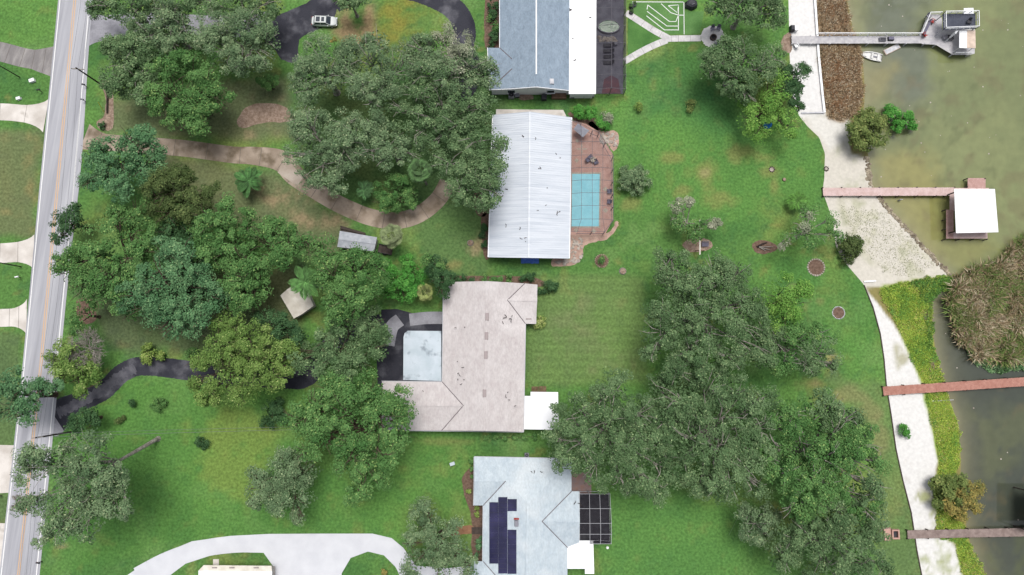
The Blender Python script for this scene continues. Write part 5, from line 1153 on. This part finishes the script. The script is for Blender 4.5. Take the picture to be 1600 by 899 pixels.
# --- top left
tree('grey green oak at the top edge over the mouth of the top asphalt drive', 'oak', 13, [(165, 8, 26), (205, 12, 32), (150, 2, 18), (235, 5, 25)], group=G)
tree('feathery grey green tree left of the top asphalt drive beside the road trees', 'oakgrey', 13, [(255, 40, 38), (270, 20, 28), (290, 45, 22), (235, 55, 25), (270, 68, 24)], group=G)
tree('dark grey green tree right of the upper grass verge', 'oak', 12, [(195, 100, 34), (215, 125, 34), (180, 80, 24), (230, 85, 28), (180, 130, 22), (225, 150, 20), (205, 65, 22)], group=G)
tree('feathery pale grey oak above the green tree at upper left', 'oakgrey', 14, [(345, 45, 34), (400, 75, 36), (385, 40, 34), (350, 85, 32), (420, 65, 22), (325, 60, 22), (380, 100, 22)], group=G, leaf=.30)
tree('mid green rounded tree above the tan concrete driveway at upper left', 'green', 14, [(262, 128, 30), (300, 115, 34), (290, 165, 38), (332, 150, 30), (265, 165, 26), (300, 190, 28), (325, 125, 24), (240, 150, 18)], rs=1.1)
tree('dark tree fringe at the top edge above the dark asphalt drive', 'oak', 13, [(330, 4, 24), (380, 8, 30), (420, 6, 26), (300, 0, 20)], group=G)
tree('small leafy tree at the top edge above the parked car', 'oak', 8, [(545, 2, 16), (560, 0, 14), (532, -2, 12)], group=G)
tree('small bright green shrub tree left of the big grey oaks', 'green', 5, [(418, 126, 13), (425, 133, 9), (408, 130, 8)], rs=.7)
tree('dense dark green tree overhanging the road above the tan driveway mouth', 'blue', 15, [(185, 250, 38), (222, 232, 30), (160, 270, 30), (228, 262, 26), (190, 292, 26), (150, 240, 22), (205, 215, 22), (140, 285, 18), (250, 250, 14)], rs=1.05)
# --- the grey oak mass in the middle top
tree('pale grey oak at the left top of the big oak group beside the parked car', 'oakgrey', 15, [(500, 86, 30), (482, 110, 28), (538, 94, 26), (478, 146, 26), (515, 120, 30), (465, 130, 16), (556, 76, 14)], group=G, leaf=.30)
tree('pale grey oak at the top centre of the big oak group', 'oakgrey', 16, [(575, 92, 38), (618, 115, 38), (598, 145, 28), (560, 130, 30), (590, 62, 22), (640, 85, 24), (585, 165, 18)], group=G, leaf=.30)
tree('pale yellowish grey oak at the top right of the big oak group', 'oakgrey', 16, [(700, 78, 34, 'grey'), (668, 112, 32), (735, 110, 34), (660, 80, 26), (720, 90, 20, 'grey'), (755, 120, 24), (700, 125, 30), (768, 105, 16)], group=G, leaf=.30)
tree('grey oak at the lower left of the big oak group over the driveway bend', 'oakgrey', 15, [(488, 208, 38), (538, 236, 38), (500, 262, 36), (560, 215, 30), (470, 185, 22), (525, 285, 22), (540, 195, 22), (470, 240, 22), (585, 235, 20)], group=G, leaf=.30)
tree('grey oak in the centre right of the big oak group', 'oak', 16, [(690, 158, 38), (735, 165, 36), (715, 198, 34), (655, 150, 26), (650, 205, 28), (690, 215, 26), (625, 170, 18)], group=G, leaf=.30)
tree('grey oak hanging over the left slope of the white metal roof', 'oak', 17, [(752, 215, 36), (768, 250, 32), (742, 285, 36), (700, 255, 28), (768, 300, 24), (720, 300, 22), (780, 225, 18), (755, 320, 14)], group=G, leaf=.30)
tree('grey green oak left of the fan palm in the big oak group', 'oakgrey', 13, [(610, 225, 28), (640, 238, 24), (585, 205, 22), (600, 250, 20)], group=G, leaf=.30)
tree('bright mid green round tree inside the driveway curve', 'green', 8, [(615, 300, 24), (635, 312, 20), (600, 318, 18), (630, 290, 18), (645, 300, 12)], leaf=.28, rs=.75)
# --- left middle wood
tree('small dark dense tree leaning over the road edge', 'dark', 9, [(108, 350, 22), (98, 368, 14), (122, 345, 16), (110, 330, 12)], leaf=.30)
tree('large mid green tree beside the road in the left wood', 'green', 16, [(150, 400, 34), (205, 365, 36), (225, 400, 30), (118, 425, 30), (170, 440, 34), (215, 335, 26), (185, 345, 24), (130, 455, 24), (200, 425, 28), (100, 410, 18), (235, 430, 20)], rs=1.1)
tree('dark brownish green tree below the tan driveway in the left wood', 'brown', 14, [(268, 298, 38), (300, 325, 30), (240, 310, 26), (285, 275, 20), (320, 300, 20), (262, 335, 24)])
tree('yellowish mid green tree in the middle of the left wood', 'green', 15, [(340, 350, 36), (368, 388, 36), (328, 395, 30), (388, 350, 24), (320, 340, 20), (390, 410, 24), (350, 320, 18)], rs=1.05)
tree('big blue green tree in the lower left wood', 'blue', 17, [(258, 440, 40), (298, 418, 36), (238, 478, 36), (288, 490, 36), (335, 465, 26), (212, 462, 26), (285, 392, 26), (268, 515, 24), (310, 450, 30), (230, 430, 24), (255, 395, 20), (315, 500, 18)], rs=1.15)
tree('dense green tree between the left wood and the feather palm', 'green', 15, [(418, 378, 34), (398, 418, 30), (436, 400, 24), (402, 446, 22), (455, 375, 24), (380, 440, 20), (430, 350, 18)], rs=1.05)
tree('big domed green tree above the dark forecourt', 'green', 17, [(515, 408, 32), (562, 425, 34), (520, 432, 28), (545, 470, 34), (590, 414, 20), (490, 388, 26), (525, 482, 24), (550, 402, 20), (580, 450, 26), (535, 500, 22), (560, 480, 20)], rs=1.15)
tree('yellow green tree over the asphalt drive at left', 'moss', 14, [(350, 538, 34), (390, 528, 32), (360, 585, 34), (405, 575, 30), (330, 610, 22), (425, 545, 26), (345, 500, 22), (375, 615, 22), (320, 565, 18), (430, 590, 20), (365, 520, 22), (448, 572, 20), (458, 545, 18), (308, 598, 16), (302, 565, 14), (335, 628, 14)], leaf=.30)
tree('dark green tree left of the dark forecourt', 'oak', 14, [(545, 520, 34), (580, 512, 28), (588, 545, 24), (525, 555, 28), (560, 565, 26), (600, 520, 14), (505, 535, 24), (478, 552, 24), (540, 585, 18), (500, 575, 20)])
tree('bright green bushy tree left of the tan house', 'bright', 7, [(620, 440, 24), (648, 428, 22), (600, 425, 18), (630, 460, 20), (640, 410, 14), (605, 455, 16)], leaf=.30, rs=.85)
tree('dark glossy round tree at the tan house top left corner', 'green', 9, [(685, 425, 24, 'dark'), (698, 440, 16, 'dark'), (675, 412, 16), (690, 455, 14, 'dark')], leaf=.28, rs=.75)
tree('light green roadside tree beside the bare grey tree', 'moss', 9, [(108, 558, 30), (132, 588, 22), (98, 588, 18), (85, 560, 14), (125, 610, 14)])
tree('dark green tree overhanging the left side of the road', 'blue', 12, [(30, 610, 28), (18, 640, 24), (68, 608, 20), (35, 648, 18), (50, 625, 18), (85, 605, 12), (5, 610, 20)])
tree('dark round evergreen beside the lower utility pole', 'dark', 7, [(128, 655, 20), (142, 645, 14), (118, 665, 14), (148, 662, 12)], leaf=.28, rs=.75)
tree('very tall grey green tree leaning over the lower road', 'oakgrey', 22, [(80, 730, 38), (140, 700, 34), (100, 785, 40), (155, 740, 34), (178, 788, 30), (60, 785, 26), (90, 825, 26), (138, 815, 26), (50, 722, 24), (150, 775, 28), (185, 750, 22), (115, 740, 28), (70, 840, 14), (200, 800, 12)], base=(247, 686), tr=.36, open_=.4, bark='greybark')
tree('thin leafy tree by the mulch patch on the road verge', 'green', 7, [(130, 490, 18), (120, 510, 14), (140, 475, 12)], dens=.6, open_=.6)
tree('dark green tree squeezed between the blue green tree and the cream shed', 'green', 13, [(365, 440, 26), (388, 470, 22), (352, 475, 20), (370, 415, 18)])
tree('dark shady tree below the cream shed', 'dark', 11, [(440, 515, 24), (465, 525, 20), (415, 502, 18), (448, 545, 18)])
tree('dark tree filling the gap in the middle of the left wood', 'dark', 12, [(300, 368, 22), (278, 358, 18), (255, 362, 20), (310, 345, 16)])
tree('dark green tree low between the roadside tree and the blue green tree', 'green', 12, [(185, 470, 22), (205, 490, 18), (170, 455, 16)])
# --- lower middle
tree('large mid green tree beside the tan house west wing', 'green', 16, [(540, 640, 42), (598, 648, 42), (490, 640, 36), (560, 695, 38), (620, 680, 28), (505, 680, 32), (578, 740, 30), (548, 720, 32), (560, 768, 22), (460, 655, 22), (618, 632, 26), (580, 612, 26), (520, 610, 26), (635, 655, 16), (480, 705, 22), (600, 715, 22)], rs=1.1)
tree('grey green tree above the bright circular drive', 'oakgrey', 12, [(440, 738, 34), (412, 760, 26), (462, 780, 28), (432, 790, 24), (480, 735, 26), (400, 745, 16), (455, 715, 22), (470, 808, 14), (400, 785, 12)], leaf=.30)
tree('grey green tree beside the brick garden path at the bottom', 'oakgrey', 11, [(660, 815, 28), (690, 848, 30), (655, 875, 26), (720, 868, 24), (668, 795, 20), (690, 885, 24), (735, 885, 16), (640, 850, 16), (705, 825, 16)], leaf=.30, open_=.3)
# --- top right
tree('grey green oak just right of the round fire pit patio', 'oak', 12, [(1132, 100, 32), (1108, 112, 18), (1212, 92, 20), (1165, 88, 32), (1150, 130, 30), (1115, 92, 20), (1185, 110, 26), (1138, 72, 16), (1165, 150, 20)], group=G, leaf=.30)
tree('lighter green spindly tree beside the white sand', 'lime', 9, [(1200, 125, 26), (1190, 165, 28), (1220, 190, 24), (1170, 190, 22), (1210, 150, 24), (1232, 200, 16), (1185, 205, 16)], dens=.8, open_=.5, leaf=.30)
tree('small dark green tree over the edge of the white sand', 'dark', 8, [(1242, 118, 18), (1230, 135, 18), (1248, 135, 12), (1240, 155, 12), (1248, 170, 8), (1230, 115, 14)], leaf=.30, rs=.75)
tree('dark grey green oak at the top edge left of the white sand', 'oak', 12, [(1148, 14, 28), (1192, 20, 30), (1212, 2, 18), (1120, 5, 22), (1170, -5, 22)], group=G)
# --- right big oaks
tree('biggest dark oak in the centre of the right lawn', 'oak', 17, [(1058, 422, 32), (1114, 432, 34), (1135, 468, 38), (1070, 478, 42), (1030, 525, 34), (1110, 525, 42), (1158, 505, 34), (1080, 560, 36), (1040, 412, 20), (1152, 428, 24), (1052, 440, 30), (1180, 540, 26), (1090, 450, 28), (1035, 490, 24), (1140, 560, 26), (1055, 580, 26), (1100, 580, 26), (1015, 550, 18), (1165, 470, 24)], group=G, leaf=.30)
tree('lime green topped tree at the right edge of the biggest oak', 'lime', 13, [(1215, 458, 28), (1240, 475, 26), (1225, 500, 22), (1250, 455, 16), (1200, 480, 18)], leaf=.30, open_=.4)
tree('green oak below the lime green topped tree', 'green', 12, [(1240, 535, 30), (1278, 552, 26, 'oak'), (1285, 520, 18), (1210, 535, 24, 'oak'), (1260, 570, 20, 'oak'), (1225, 565, 22), (1295, 572, 12, 'oak'), (1195, 560, 22, 'oak'), (1190, 515, 20)], group=G, leaf=.30)
tree('dark oak reaching over the white flat roof of the tan house', 'oak', 16, [(902, 690, 38), (948, 655, 42), (930, 725, 36), (980, 700, 38), (882, 655, 26), (905, 640, 24), (960, 610, 28), (1000, 645, 30), (1000, 745, 30), (1028, 768, 20), (868, 690, 18), (885, 720, 22), (970, 750, 24), (940, 620, 20), (1025, 690, 28), (1035, 730, 24), (985, 655, 28)], group=G, leaf=.30)
tree('wide grey green oak in the middle of the lower right oak group', 'oak', 17, [(1058, 615, 38), (1100, 608, 36), (1130, 650, 38), (1070, 685, 38), (1120, 710, 40), (1152, 690, 34), (1172, 640, 30), (1040, 655, 26), (1100, 755, 28), (1062, 720, 32), (1140, 758, 26), (1190, 668, 24), (1090, 650, 30), (1165, 730, 26), (1195, 620, 20), (1030, 610, 24), (1190, 710, 26), (1150, 615, 26), (1120, 760, 22), (1180, 760, 20)], group=G, leaf=.30)
tree('huge green oak at the right end of the lower oak group', 'green', 18, [(1250, 690, 38), (1300, 680, 38), (1332, 718, 38), (1270, 758, 42), (1330, 778, 38), (1222, 740, 30), (1350, 690, 26), (1232, 645, 26), (1290, 640, 32, 'oak'), (1368, 760, 22, 'oak'), (1325, 650, 24, 'oak'), (1290, 720, 34), (1310, 805, 28, 'oak'), (1370, 720, 18), (1210, 700, 24), (1240, 790, 26), (1355, 800, 24, 'oak'), (1205, 660, 20)], group=G, leaf=.32)
tree('green oak at the bottom edge below the huge oak', 'oak', 15, [(1262, 835, 36), (1312, 855, 38), (1352, 845, 32), (1222, 870, 26), (1340, 888, 30), (1282, 888, 34), (1380, 885, 16), (1300, 822, 28), (1370, 825, 22), (1235, 840, 22), (1260, 805, 22)], group=G, leaf=.30)
tree('pale olive tree standing apart on the lower right lawn', 'oakgrey', 11, [(1180, 818, 26), (1200, 800, 18), (1168, 800, 16), (1190, 840, 18), (1165, 832, 12)], group=G, leaf=.30)
tree('sparse open tree leaning toward the beach over the lawn', 'green', 9, [(1250, 352, 20, 'grey'), (1280, 368, 22), (1292, 345, 14), (1222, 378, 12, 'grey'), (1300, 365, 16), (1262, 382, 14), (1265, 335, 14), (1235, 365, 14)], dens=.4, open_=.9, bark='greybark', leaf=.30)
tree('small half bare tree beside the swing beam', 'olive', 7, [(1070, 352, 20, 'green'), (1064, 325, 14, 'grey'), (1108, 348, 12, 'grey'), (1085, 360, 16, 'green'), (1078, 318, 10, 'grey'), (1052, 345, 12, 'grey'), (1122, 352, 8, 'grey')], dens=.6, open_=.7, bark='greybark', leaf=.34)
# --- shrubs
def shrub(label, kind, lobes, h=1.6, leaf=.22, dens=1.5, name='shrub', group='garden shrubs', cat='shrub', rs=.5, per=48, **k): return tree(label, kind, h, lobes, name, cat, leaf, dens, rs, per, True, group, tr=.05, squash=.85, grow=1.12, **k)
shrub('clipped bright green hedge shrub pair above the terrace', 'bright', [(903, 175, 13), (922, 175, 13), (912, 180, 11)], 1.9)
shrub('grey flowering shrub with green foot above the rock bed', 'grey', [(945, 183, 13), (938, 193, 11, 'bright'), (953, 190, 9), (947, 200, 8, 'bright')], 2.2)
shrub('large round grey green bush alone on the right lawn', 'oakgrey', [(990, 278, 20), (980, 290, 14), (1002, 285, 14), (992, 298, 12), (1002, 268, 12), (978, 270, 12)], 3.4, .28, rs=.7)
shrub('small round yellowish bush left of two on the upper lawn', 'yg', [(1000, 166, 9)], 1.4); shrub('small round brownish bush right of two on the upper lawn', 'olive', [(1081, 165, 10)], 1.3)
shrub('dark low shrub inside the ring below the white house', 'green', [(940, 408, 8)], .9); shrub('dark green shrub at the tan house top right corner', 'dark', [(858, 451, 11), (848, 455, 8), (868, 448, 8)], 1.6)
shrub('dark shrub above the tan house between two others', 'dark', [(830, 435, 10), (820, 436, 7)], 1.7); shrub('round yellow bush against the tan house right wall', 'yg', [(843, 500, 9), (838, 507, 6), (846, 506, 6)], 1.8, tip=.5)
shrub('dark shrub left along the tan house top wall', 'dark', [(712, 435, 8), (724, 436, 8), (738, 436, 7)], 1.2); shrub('mid green shrub in the middle of the tan house top wall', 'green', [(755, 437, 8), (768, 436, 8), (782, 436, 7), (796, 435, 8)], 1.2)
shrub('left round shrub of three on the lower lawn by the asphalt drive', 'dark', [(203, 629, 9)], 1.5); shrub('larger right round shrub on the lower lawn by the asphalt drive', 'green', [(250, 632, 12), (256, 628, 8), (243, 636, 8)], 1.7)
shrub('dark scruffy shrub left below the three lawn shrubs', 'brown', [(184, 656, 7), (190, 653, 5)], 1.1); shrub('dark spiky shrub under the service cable on the lower lawn', 'dark', [(316, 688, 10), (310, 695, 7), (322, 698, 6)], 1.4)
shrub('light green shrub at the asphalt drive edge under the left wood', 'yg', [(240, 553, 15), (228, 560, 10), (252, 558, 10)], 2.2, .28); shrub('dark green shrub right of the light one at the drive edge', 'green', [(300, 556, 12), (312, 562, 9)], 1.8)
shrub('small dark shrub at the foot of the mulch strip by the road', 'dark', [(160, 195.5, 6)], 1.0); shrub('dark dense bush below the yellow green tree', 'dark', [(425, 645, 18), (418, 660, 12), (432, 630, 12), (440, 655, 10)], 3, .3, rs=.7)
shrub('upper dark shrub in the bed left of the grey house', 'dark', [(772, 8, 11), (768, 24, 10)], 2); shrub('middle dark shrub in the bed left of the grey house', 'green', [(773, 42, 11), (768, 30, 8)], 1.8, tip=.1); shrub('lower dark shrub in the bed left of the grey house', 'dark', [(770, 60, 11), (766, 72, 8)], 2)
shrub('top yellow green shrub in the mulch left of the pale house', 'yg', [(732, 769, 4.2)], .8); shrub('middle yellow green shrub in the mulch left of the pale house', 'yg', [(745, 795, 4.2)], .8); shrub('bottom yellow green shrub in the mulch left of the pale house', 'yg', [(746, 806, 5)], .9)
shrub('dark shrubs left of the solar panels below the entry step', 'blue', [(749, 843, 6), (750, 855, 6), (747, 868, 6)], 1.4); shrub('green shrub at the upper left corner of the pale house', 'green', [(737, 722, 6), (736, 732, 5), (738, 744, 4)], 1.2)
shrub('reddish shrub on the grass island of the bright drive', 'rust', [(599, 895, 6)], 1.2); shrub('green shrub row below the tan house bottom wall', 'green', [(760, 683, 5), (775, 684, 5), (790, 684, 5), (805, 683, 5), (835, 682, 6), (820, 685, 5)], .9)
shrub('dark green bush left of the white metal roof', 'dark', [(757, 355, 7), (756, 370, 8), (758, 382, 6)], 1.6); shrub('small dark green bush on the white sand', 'bright', [(1415, 673, 10), (1420, 678, 7), (1410, 668, 7)], 1.4)
shrub('dark round bush at the lawn corner by the beach', 'brown', [(1330, 385, 20), (1342, 378, 14), (1322, 398, 14), (1340, 392, 14), (1318, 378, 14)], 3, .28, rs=.7)
shrub('big round olive bush standing at the waterline', 'olive', [(1355, 200, 26), (1342, 215, 20), (1370, 212, 20), (1355, 225, 18), (1345, 185, 18), (1372, 190, 18), (1336, 200, 14), (1358, 176, 12)], 5.5, .34, rs=.85)
shrub('bright green water plant right of the round olive bush', 'bright', [(1395, 180, 14), (1412, 192, 14), (1420, 182, 10), (1400, 200, 12), (1388, 172, 9), (1425, 196, 8)], 1.6, .34, rs=.6, open_=.3)
shrub('broad orange tinged bush at the lower waterline', 'rust', [(1480, 765, 24, 'olive'), (1510, 775, 22), (1490, 790, 20), (1465, 755, 16, 'olive'), (1520, 790, 14), (1525, 768, 14), (1500, 755, 16, 'olive'), (1470, 785, 14, 'olive'), (1505, 802, 12)], 4, .32, rs=.75)
shrub('small orange shrub beside the parked car under the oak', 'rust', [(521, 64, 5), (503, 65, 4)], 13.2, .3, rs=.4, name='flowering_vine')

# --- bare grey tree
def bare_tree(label, x, y, spread_px, h, n, m='greybark'):
    b = W(x, y); t = thing('bare_tree', label, 'tree', b, 'bare trees'); sp = spread_px * mpp(x, y); mb = MB(); tw = MB()
    mb.path([(b.x, b.y, 0), (b.x + .1, b.y, h * .45)], [.2, .14], 7); mb.build('trunk', m, t)
    def br(p, d, L, r, dep):
        q = p + d * L; mid = p.lerp(q, .5) + Vector((rnd.gauss(0, .06), rnd.gauss(0, .06), rnd.gauss(0, .06))) * L; tw.path([tuple(p), tuple(mid), tuple(q)], [r, r * .8, r * .55], 4)
        if dep:
            for _ in range(5): e = (d + Vector((rnd.gauss(0, .55), rnd.gauss(0, .55), rnd.gauss(.05, .3)))).normalized(); br(p.lerp(q, rnd.uniform(.3, 1)), e, L * rnd.uniform(.5, .78), r * .62, dep - 1)
    for k in range(n):
        a = 2 * math.pi * k / n + rnd.uniform(-.3, .3); br(Vector((b.x + .1, b.y, h * .42)), Vector((math.cos(a), math.sin(a), rnd.uniform(.3, .9))).normalized(), sp * .5, .1, 3)
    tw.build('branches', m, t)
bare_tree('bare grey leafless tree beside the asphalt drive at left', 158, 545, 38, 8, 9); bare_tree('bare pale branches rising out of the yellow green tree', 368, 565, 26, 13, 6); bare_tree('bare grey branch tangle at the lower road edge of the tall tree', 62, 775, 16, 12, 5)
# --- palms: every frond is a piece
def fan_frond(L, wid, col, curl):
    mb = MB(); n = 13; hub = (L * .45, 0, L * .12 * (1 - curl))
    mb.tube((0, 0, 0), hub, .02, .015, 4)
    for i in range(n):
        a = (i / (n - 1) - .5) * 2.6; r = L * .55 * (1 - .15 * abs(a)); d = (math.cos(a), math.sin(a)); w_ = L * .085
        tip = (hub[0] + d[0] * r, hub[1] + d[1] * r * wid, hub[2] - curl * r * .55); m_ = (hub[0] + d[0] * r * .55, hub[1] + d[1] * r * .55 * wid, hub[2] - curl * r * .12)
        mb.add([hub, (m_[0] - d[1] * w_, m_[1] + d[0] * w_, m_[2]), tip, (m_[0] + d[1] * w_, m_[1] - d[0] * w_, m_[2])], [(0, 1, 2, 3)])
    return mb
def feather_frond(L, wid, col, curl):
    mb = MB(); n = 16; pr = None
    for i in range(n + 1):
        f = i / n; p = (L * f * (1 - .12 * f * curl), 0, L * (.35 * f - (.35 + .45 * curl) * f * f))
        if pr:
            mb.tube(pr, p, .03 * (1 - f) + .008, .03 * (1 - f) + .006, 4); ll = wid * L * math.sin(math.pi * (.12 + .84 * f)) * .24
            for s_ in (-1, 1): mb.add([p, (p[0] + ll * .55, s_ * ll * .4, p[2] - ll * .03), (p[0] + ll * .7, s_ * ll, p[2] - ll * .25), (p[0] - ll * .0, s_ * ll * .5, p[2] - ll * .1)], [(0, 1, 2, 3)])
        pr = p
    return mb
_pm = {}
def palm(label, x, y, rp, h, n, style, c, cat='palm'):
    b = W(x, y, h); r = rp * mpp(x, y, h); base_ = Vector((b.x, b.y, 0)); t = local_thing('palm_tree', label, cat, base_, rnd.random() * 6, 'palms between the trees')
    mb = MB(); mb.path([(0, 0, 0), (.05, 0, h * .5), (0, 0, h)], [.22, .17, .16], 8); mb.build('trunk', 'greybark', t)
    key = (style, c)
    if key not in _pm: _pm[key] = [mat('palm_%s_%d_%d' % (style, c[0], i), S(*[v * f for v in c], k=.8), S(*[v * f * .7 for v in c], k=.8), scale=1.5, fine=.2, transl=.2) for i, f in enumerate((.85, 1., 1.12))]
    proto = [(fan_frond if style == 'fan' else feather_frond)(1., 1., c, q).build('frond', _pm[key][k], t) for k, q in enumerate((.25, .55, .9))]
    for i in range(n):
        s_ = proto[i % 3]; o = s_ if i < 3 else s_.copy()
        if i >= 3: COL.objects.link(o); o.parent = t
        el = rnd.uniform(-.25, .9) if style == 'fan' else rnd.uniform(-.1, .55); o.location = (0, 0, h); o.rotation_euler = (0, -el, i * 2.39996 + rnd.uniform(-.15, .15)); k = r * rnd.uniform(.85, 1.08); o.scale = (k, k, k)
    return t
palm('dense fan palm among the big grey oaks', 656, 267, 21, 9, 34, 'fan', (112, 150, 96)); palm('pale fan palm by the driveway curve next to the small shed', 612, 369, 20, 6, 34, 'fan', (160, 176, 128)); palm('small pale fan palm below the dark glossy tree', 665, 457, 15, 4, 24, 'fan', (166, 178, 112))
palm('broad feather palm on the grass below the tan driveway', 389, 283, 27, 3.5, 12, 'feather', (96, 146, 84)); palm('bright feather palm over the cream shed roof', 477, 441, 29, 10, 11, 'feather', (112, 164, 92)); palm('small feather palm inside the driveway curve', 569, 297, 17, 3.5, 12, 'feather', (104, 150, 96))
palm('low feather palm on the lawn near the red pier', 1246, 314, 18, 2.0, 12, 'feather', (118, 172, 82)); palm('small feather palm by the yellow shrubs at the lower left bank', 66, 604, 12, 5, 10, 'feather', (96, 140, 84))
# --- shoreline stuff: reeds, dried grass, weeds
def in_poly(n, poly, z):
    xs = [p[0] for p in poly]; ys_ = [p[1] for p in poly]; ox, oy = [], []
    while sum(map(len, ox)) < n if ox else True:
        a = rng.uniform(min(xs), max(xs), n); b = rng.uniform(min(ys_), max(ys_), n); s_ = poly_sd(a, b, poly) + 16 * (fbm(a, b, 16, 2) - .5) + 7 * (fbm(a, b, 5, 1) - .5) > 0; ox.append(a[s_]); oy.append(b[s_])
    a = np.concatenate(ox)[:n]; b = np.concatenate(oy)[:n]
    x_, y_ = a - PXW / 2, PXH / 2 - b; yy_ = y_ * cT + FOC * sT; zz_ = y_ * sT - FOC * cT; t = (z - CAMH) / zz_
    return x_ * t, y_ * 0 + yy_ * t, a, b
def blades(name, label, cat, n, poly, z, hmin, hmax, wid, lean, cols, wts, base_z=None, clump=0., tuss=0):
    x, y, a, b = in_poly(tuss or n, poly, z); ang = rng.uniform(0, 2 * np.pi, n)
    if tuss:
        g_ = rng.integers(0, len(x), n); spread_ = rng.random(n) * .45; x = x[g_] + np.cos(ang) * spread_; y = y[g_] + np.sin(ang) * spread_; ts_ = rng.random(tuss)[g_]
    n = len(x); hh = hmin + (hmax - hmin) * np.clip(.75 * rng.random(n) + 1.3 * (fbm(x, y, 2.2, 3) - .42), .02, 1.1); ln = rng.uniform(.2, 1, n) * lean
    if clump: g = fbm(x, y, clump, 1)
    else: g = np.full(n, .5)
    z0 = np.maximum(bed_z(x, y), WATER_Z - .05) if base_z is None else np.full(n, base_z); p = np.stack([x, y, z0], 1); d = np.stack([np.cos(ang), np.sin(ang), np.zeros(n)], 1); s_ = np.stack([-np.sin(ang), np.cos(ang), np.zeros(n)], 1) * (wid * rng.uniform(.6, 1.3, n))[:, None]
    up = np.array([0, 0, 1.]); m_ = p + d * (hh * ln * .4)[:, None] + up * (hh * .6)[:, None]; tp = p + d * (hh * ln)[:, None] + up * (hh * np.sqrt(np.clip(1 - ln * ln * .6, .1, 1)))[:, None]
    v = np.stack([p, m_ - s_, tp, m_ + s_], 1).reshape(-1, 3); P_ = np.array([S(*c, k=.98) for c in cols]); cw = np.cumsum(wts) / np.sum(wts); k = np.searchsorted(cw, np.clip(rng.random(n) * .6 + (g - .5) * 1.6 + .2 + ((ts_ - .5) * .7 if tuss else 0), 0, .999))
    c = np.repeat(P_[k] * rng.uniform(.75, 1.25, (n, 1)), 4, 0); o = leaf_obj(name, v, c, None); tag(o, label, cat, kind='stuff'); NTRI[0] += 2 * n; return o
REED = [(1482, 478), (1494, 440), (1510, 428), (1545, 418), (1575, 400), (1590, 378), (1640, 360), (1660, 560), (1600, 552), (1560, 566), (1530, 556), (1500, 538), (1486, 512)]
blades('reeds', 'thick brown and green reed bed standing in the lake', 'reeds', 38000, REED, .6, .8, 2.4, .07, 1.05, [(120, 140, 78), (92, 116, 62), (150, 134, 104), (176, 158, 132), (128, 112, 84), (196, 184, 158)], [2.2, 1.8, 2, 1.6, 1.4, .7], clump=3.2, tuss=950)
blades('lake_weeds', 'green floating weeds along the lower edge of the reed bed', 'weeds', 7000, [(1500, 540), (1530, 552), (1600, 540), (1640, 545), (1640, 590), (1590, 578), (1550, 585), (1525, 568)], WATER_Z, .15, .6, .09, .95, [(110, 150, 100), (140, 172, 124), (86, 122, 78)], [2, 1, 2], clump=1.5)
blades('dry_grass', 'dry brown grass strip beyond the white seawall', 'dry grass', 26000, BROWN, -.3, .25, .7, .05, .95, [(158, 134, 104), (184, 164, 134), (134, 116, 92), (206, 194, 172), (156, 124, 94)], [2, 2, 2, 1, 1.5], clump=2.5, tuss=1600)
blades('shore_weeds', 'bright lime green weeds along the lower shore', 'weeds', 38000, LIME, -.4, .08, .4, .06, .95, [(112, 154, 74), (136, 170, 74), (164, 188, 80), (182, 194, 92), (186, 172, 114), (116, 158, 78)], [1.8, 2, 1.6, 1, .7, 1], clump=2.6)
blades('dark_weeds', 'dark green weeds at the inner corner of the reed bed inlet', 'weeds', 4200, [(1420, 440), (1500, 434), (1510, 450), (1470, 458), (1456, 470), (1458, 540), (1450, 545), (1444, 470)], -.4, .15, .5, .07, .9, [(104, 148, 72), (84, 124, 62), (126, 162, 84), (150, 172, 80)], [2, 2, 1, 1.5], clump=1.4)
blades('sand_weeds', 'sparse grass tufts growing on the tan beach', 'weeds', 3000, [(1310, 320), (1385, 330), (1460, 415), (1400, 438), (1340, 390)], -.2, .08, .22, .04, .9, [(120, 132, 88), (150, 152, 108)], [1, 1])
mb = MB()
for _ in range(90):
    x, y = rnd.uniform(1350, 1600), rnd.choice((rnd.uniform(5, 280), rnd.uniform(440, 890)))
    if shore_x(W(x, y).y) + 1.5 > W(x, y, WATER_Z).x: continue
    a = W(x, y, WATER_Z); mb.ring((a.x, a.y), 0, rnd.uniform(.06, .16), WATER_Z + .004, WATER_Z + .012, 6)
tag(mb.build('floating_debris', 'stone', None, (0, 0, 0)), 'pale specks of debris floating on the lake', 'debris', kind='stuff')
print('leaf triangles', NTRI[0])
for o in bpy.data.objects:
    if '_o' in o: del o['_o']
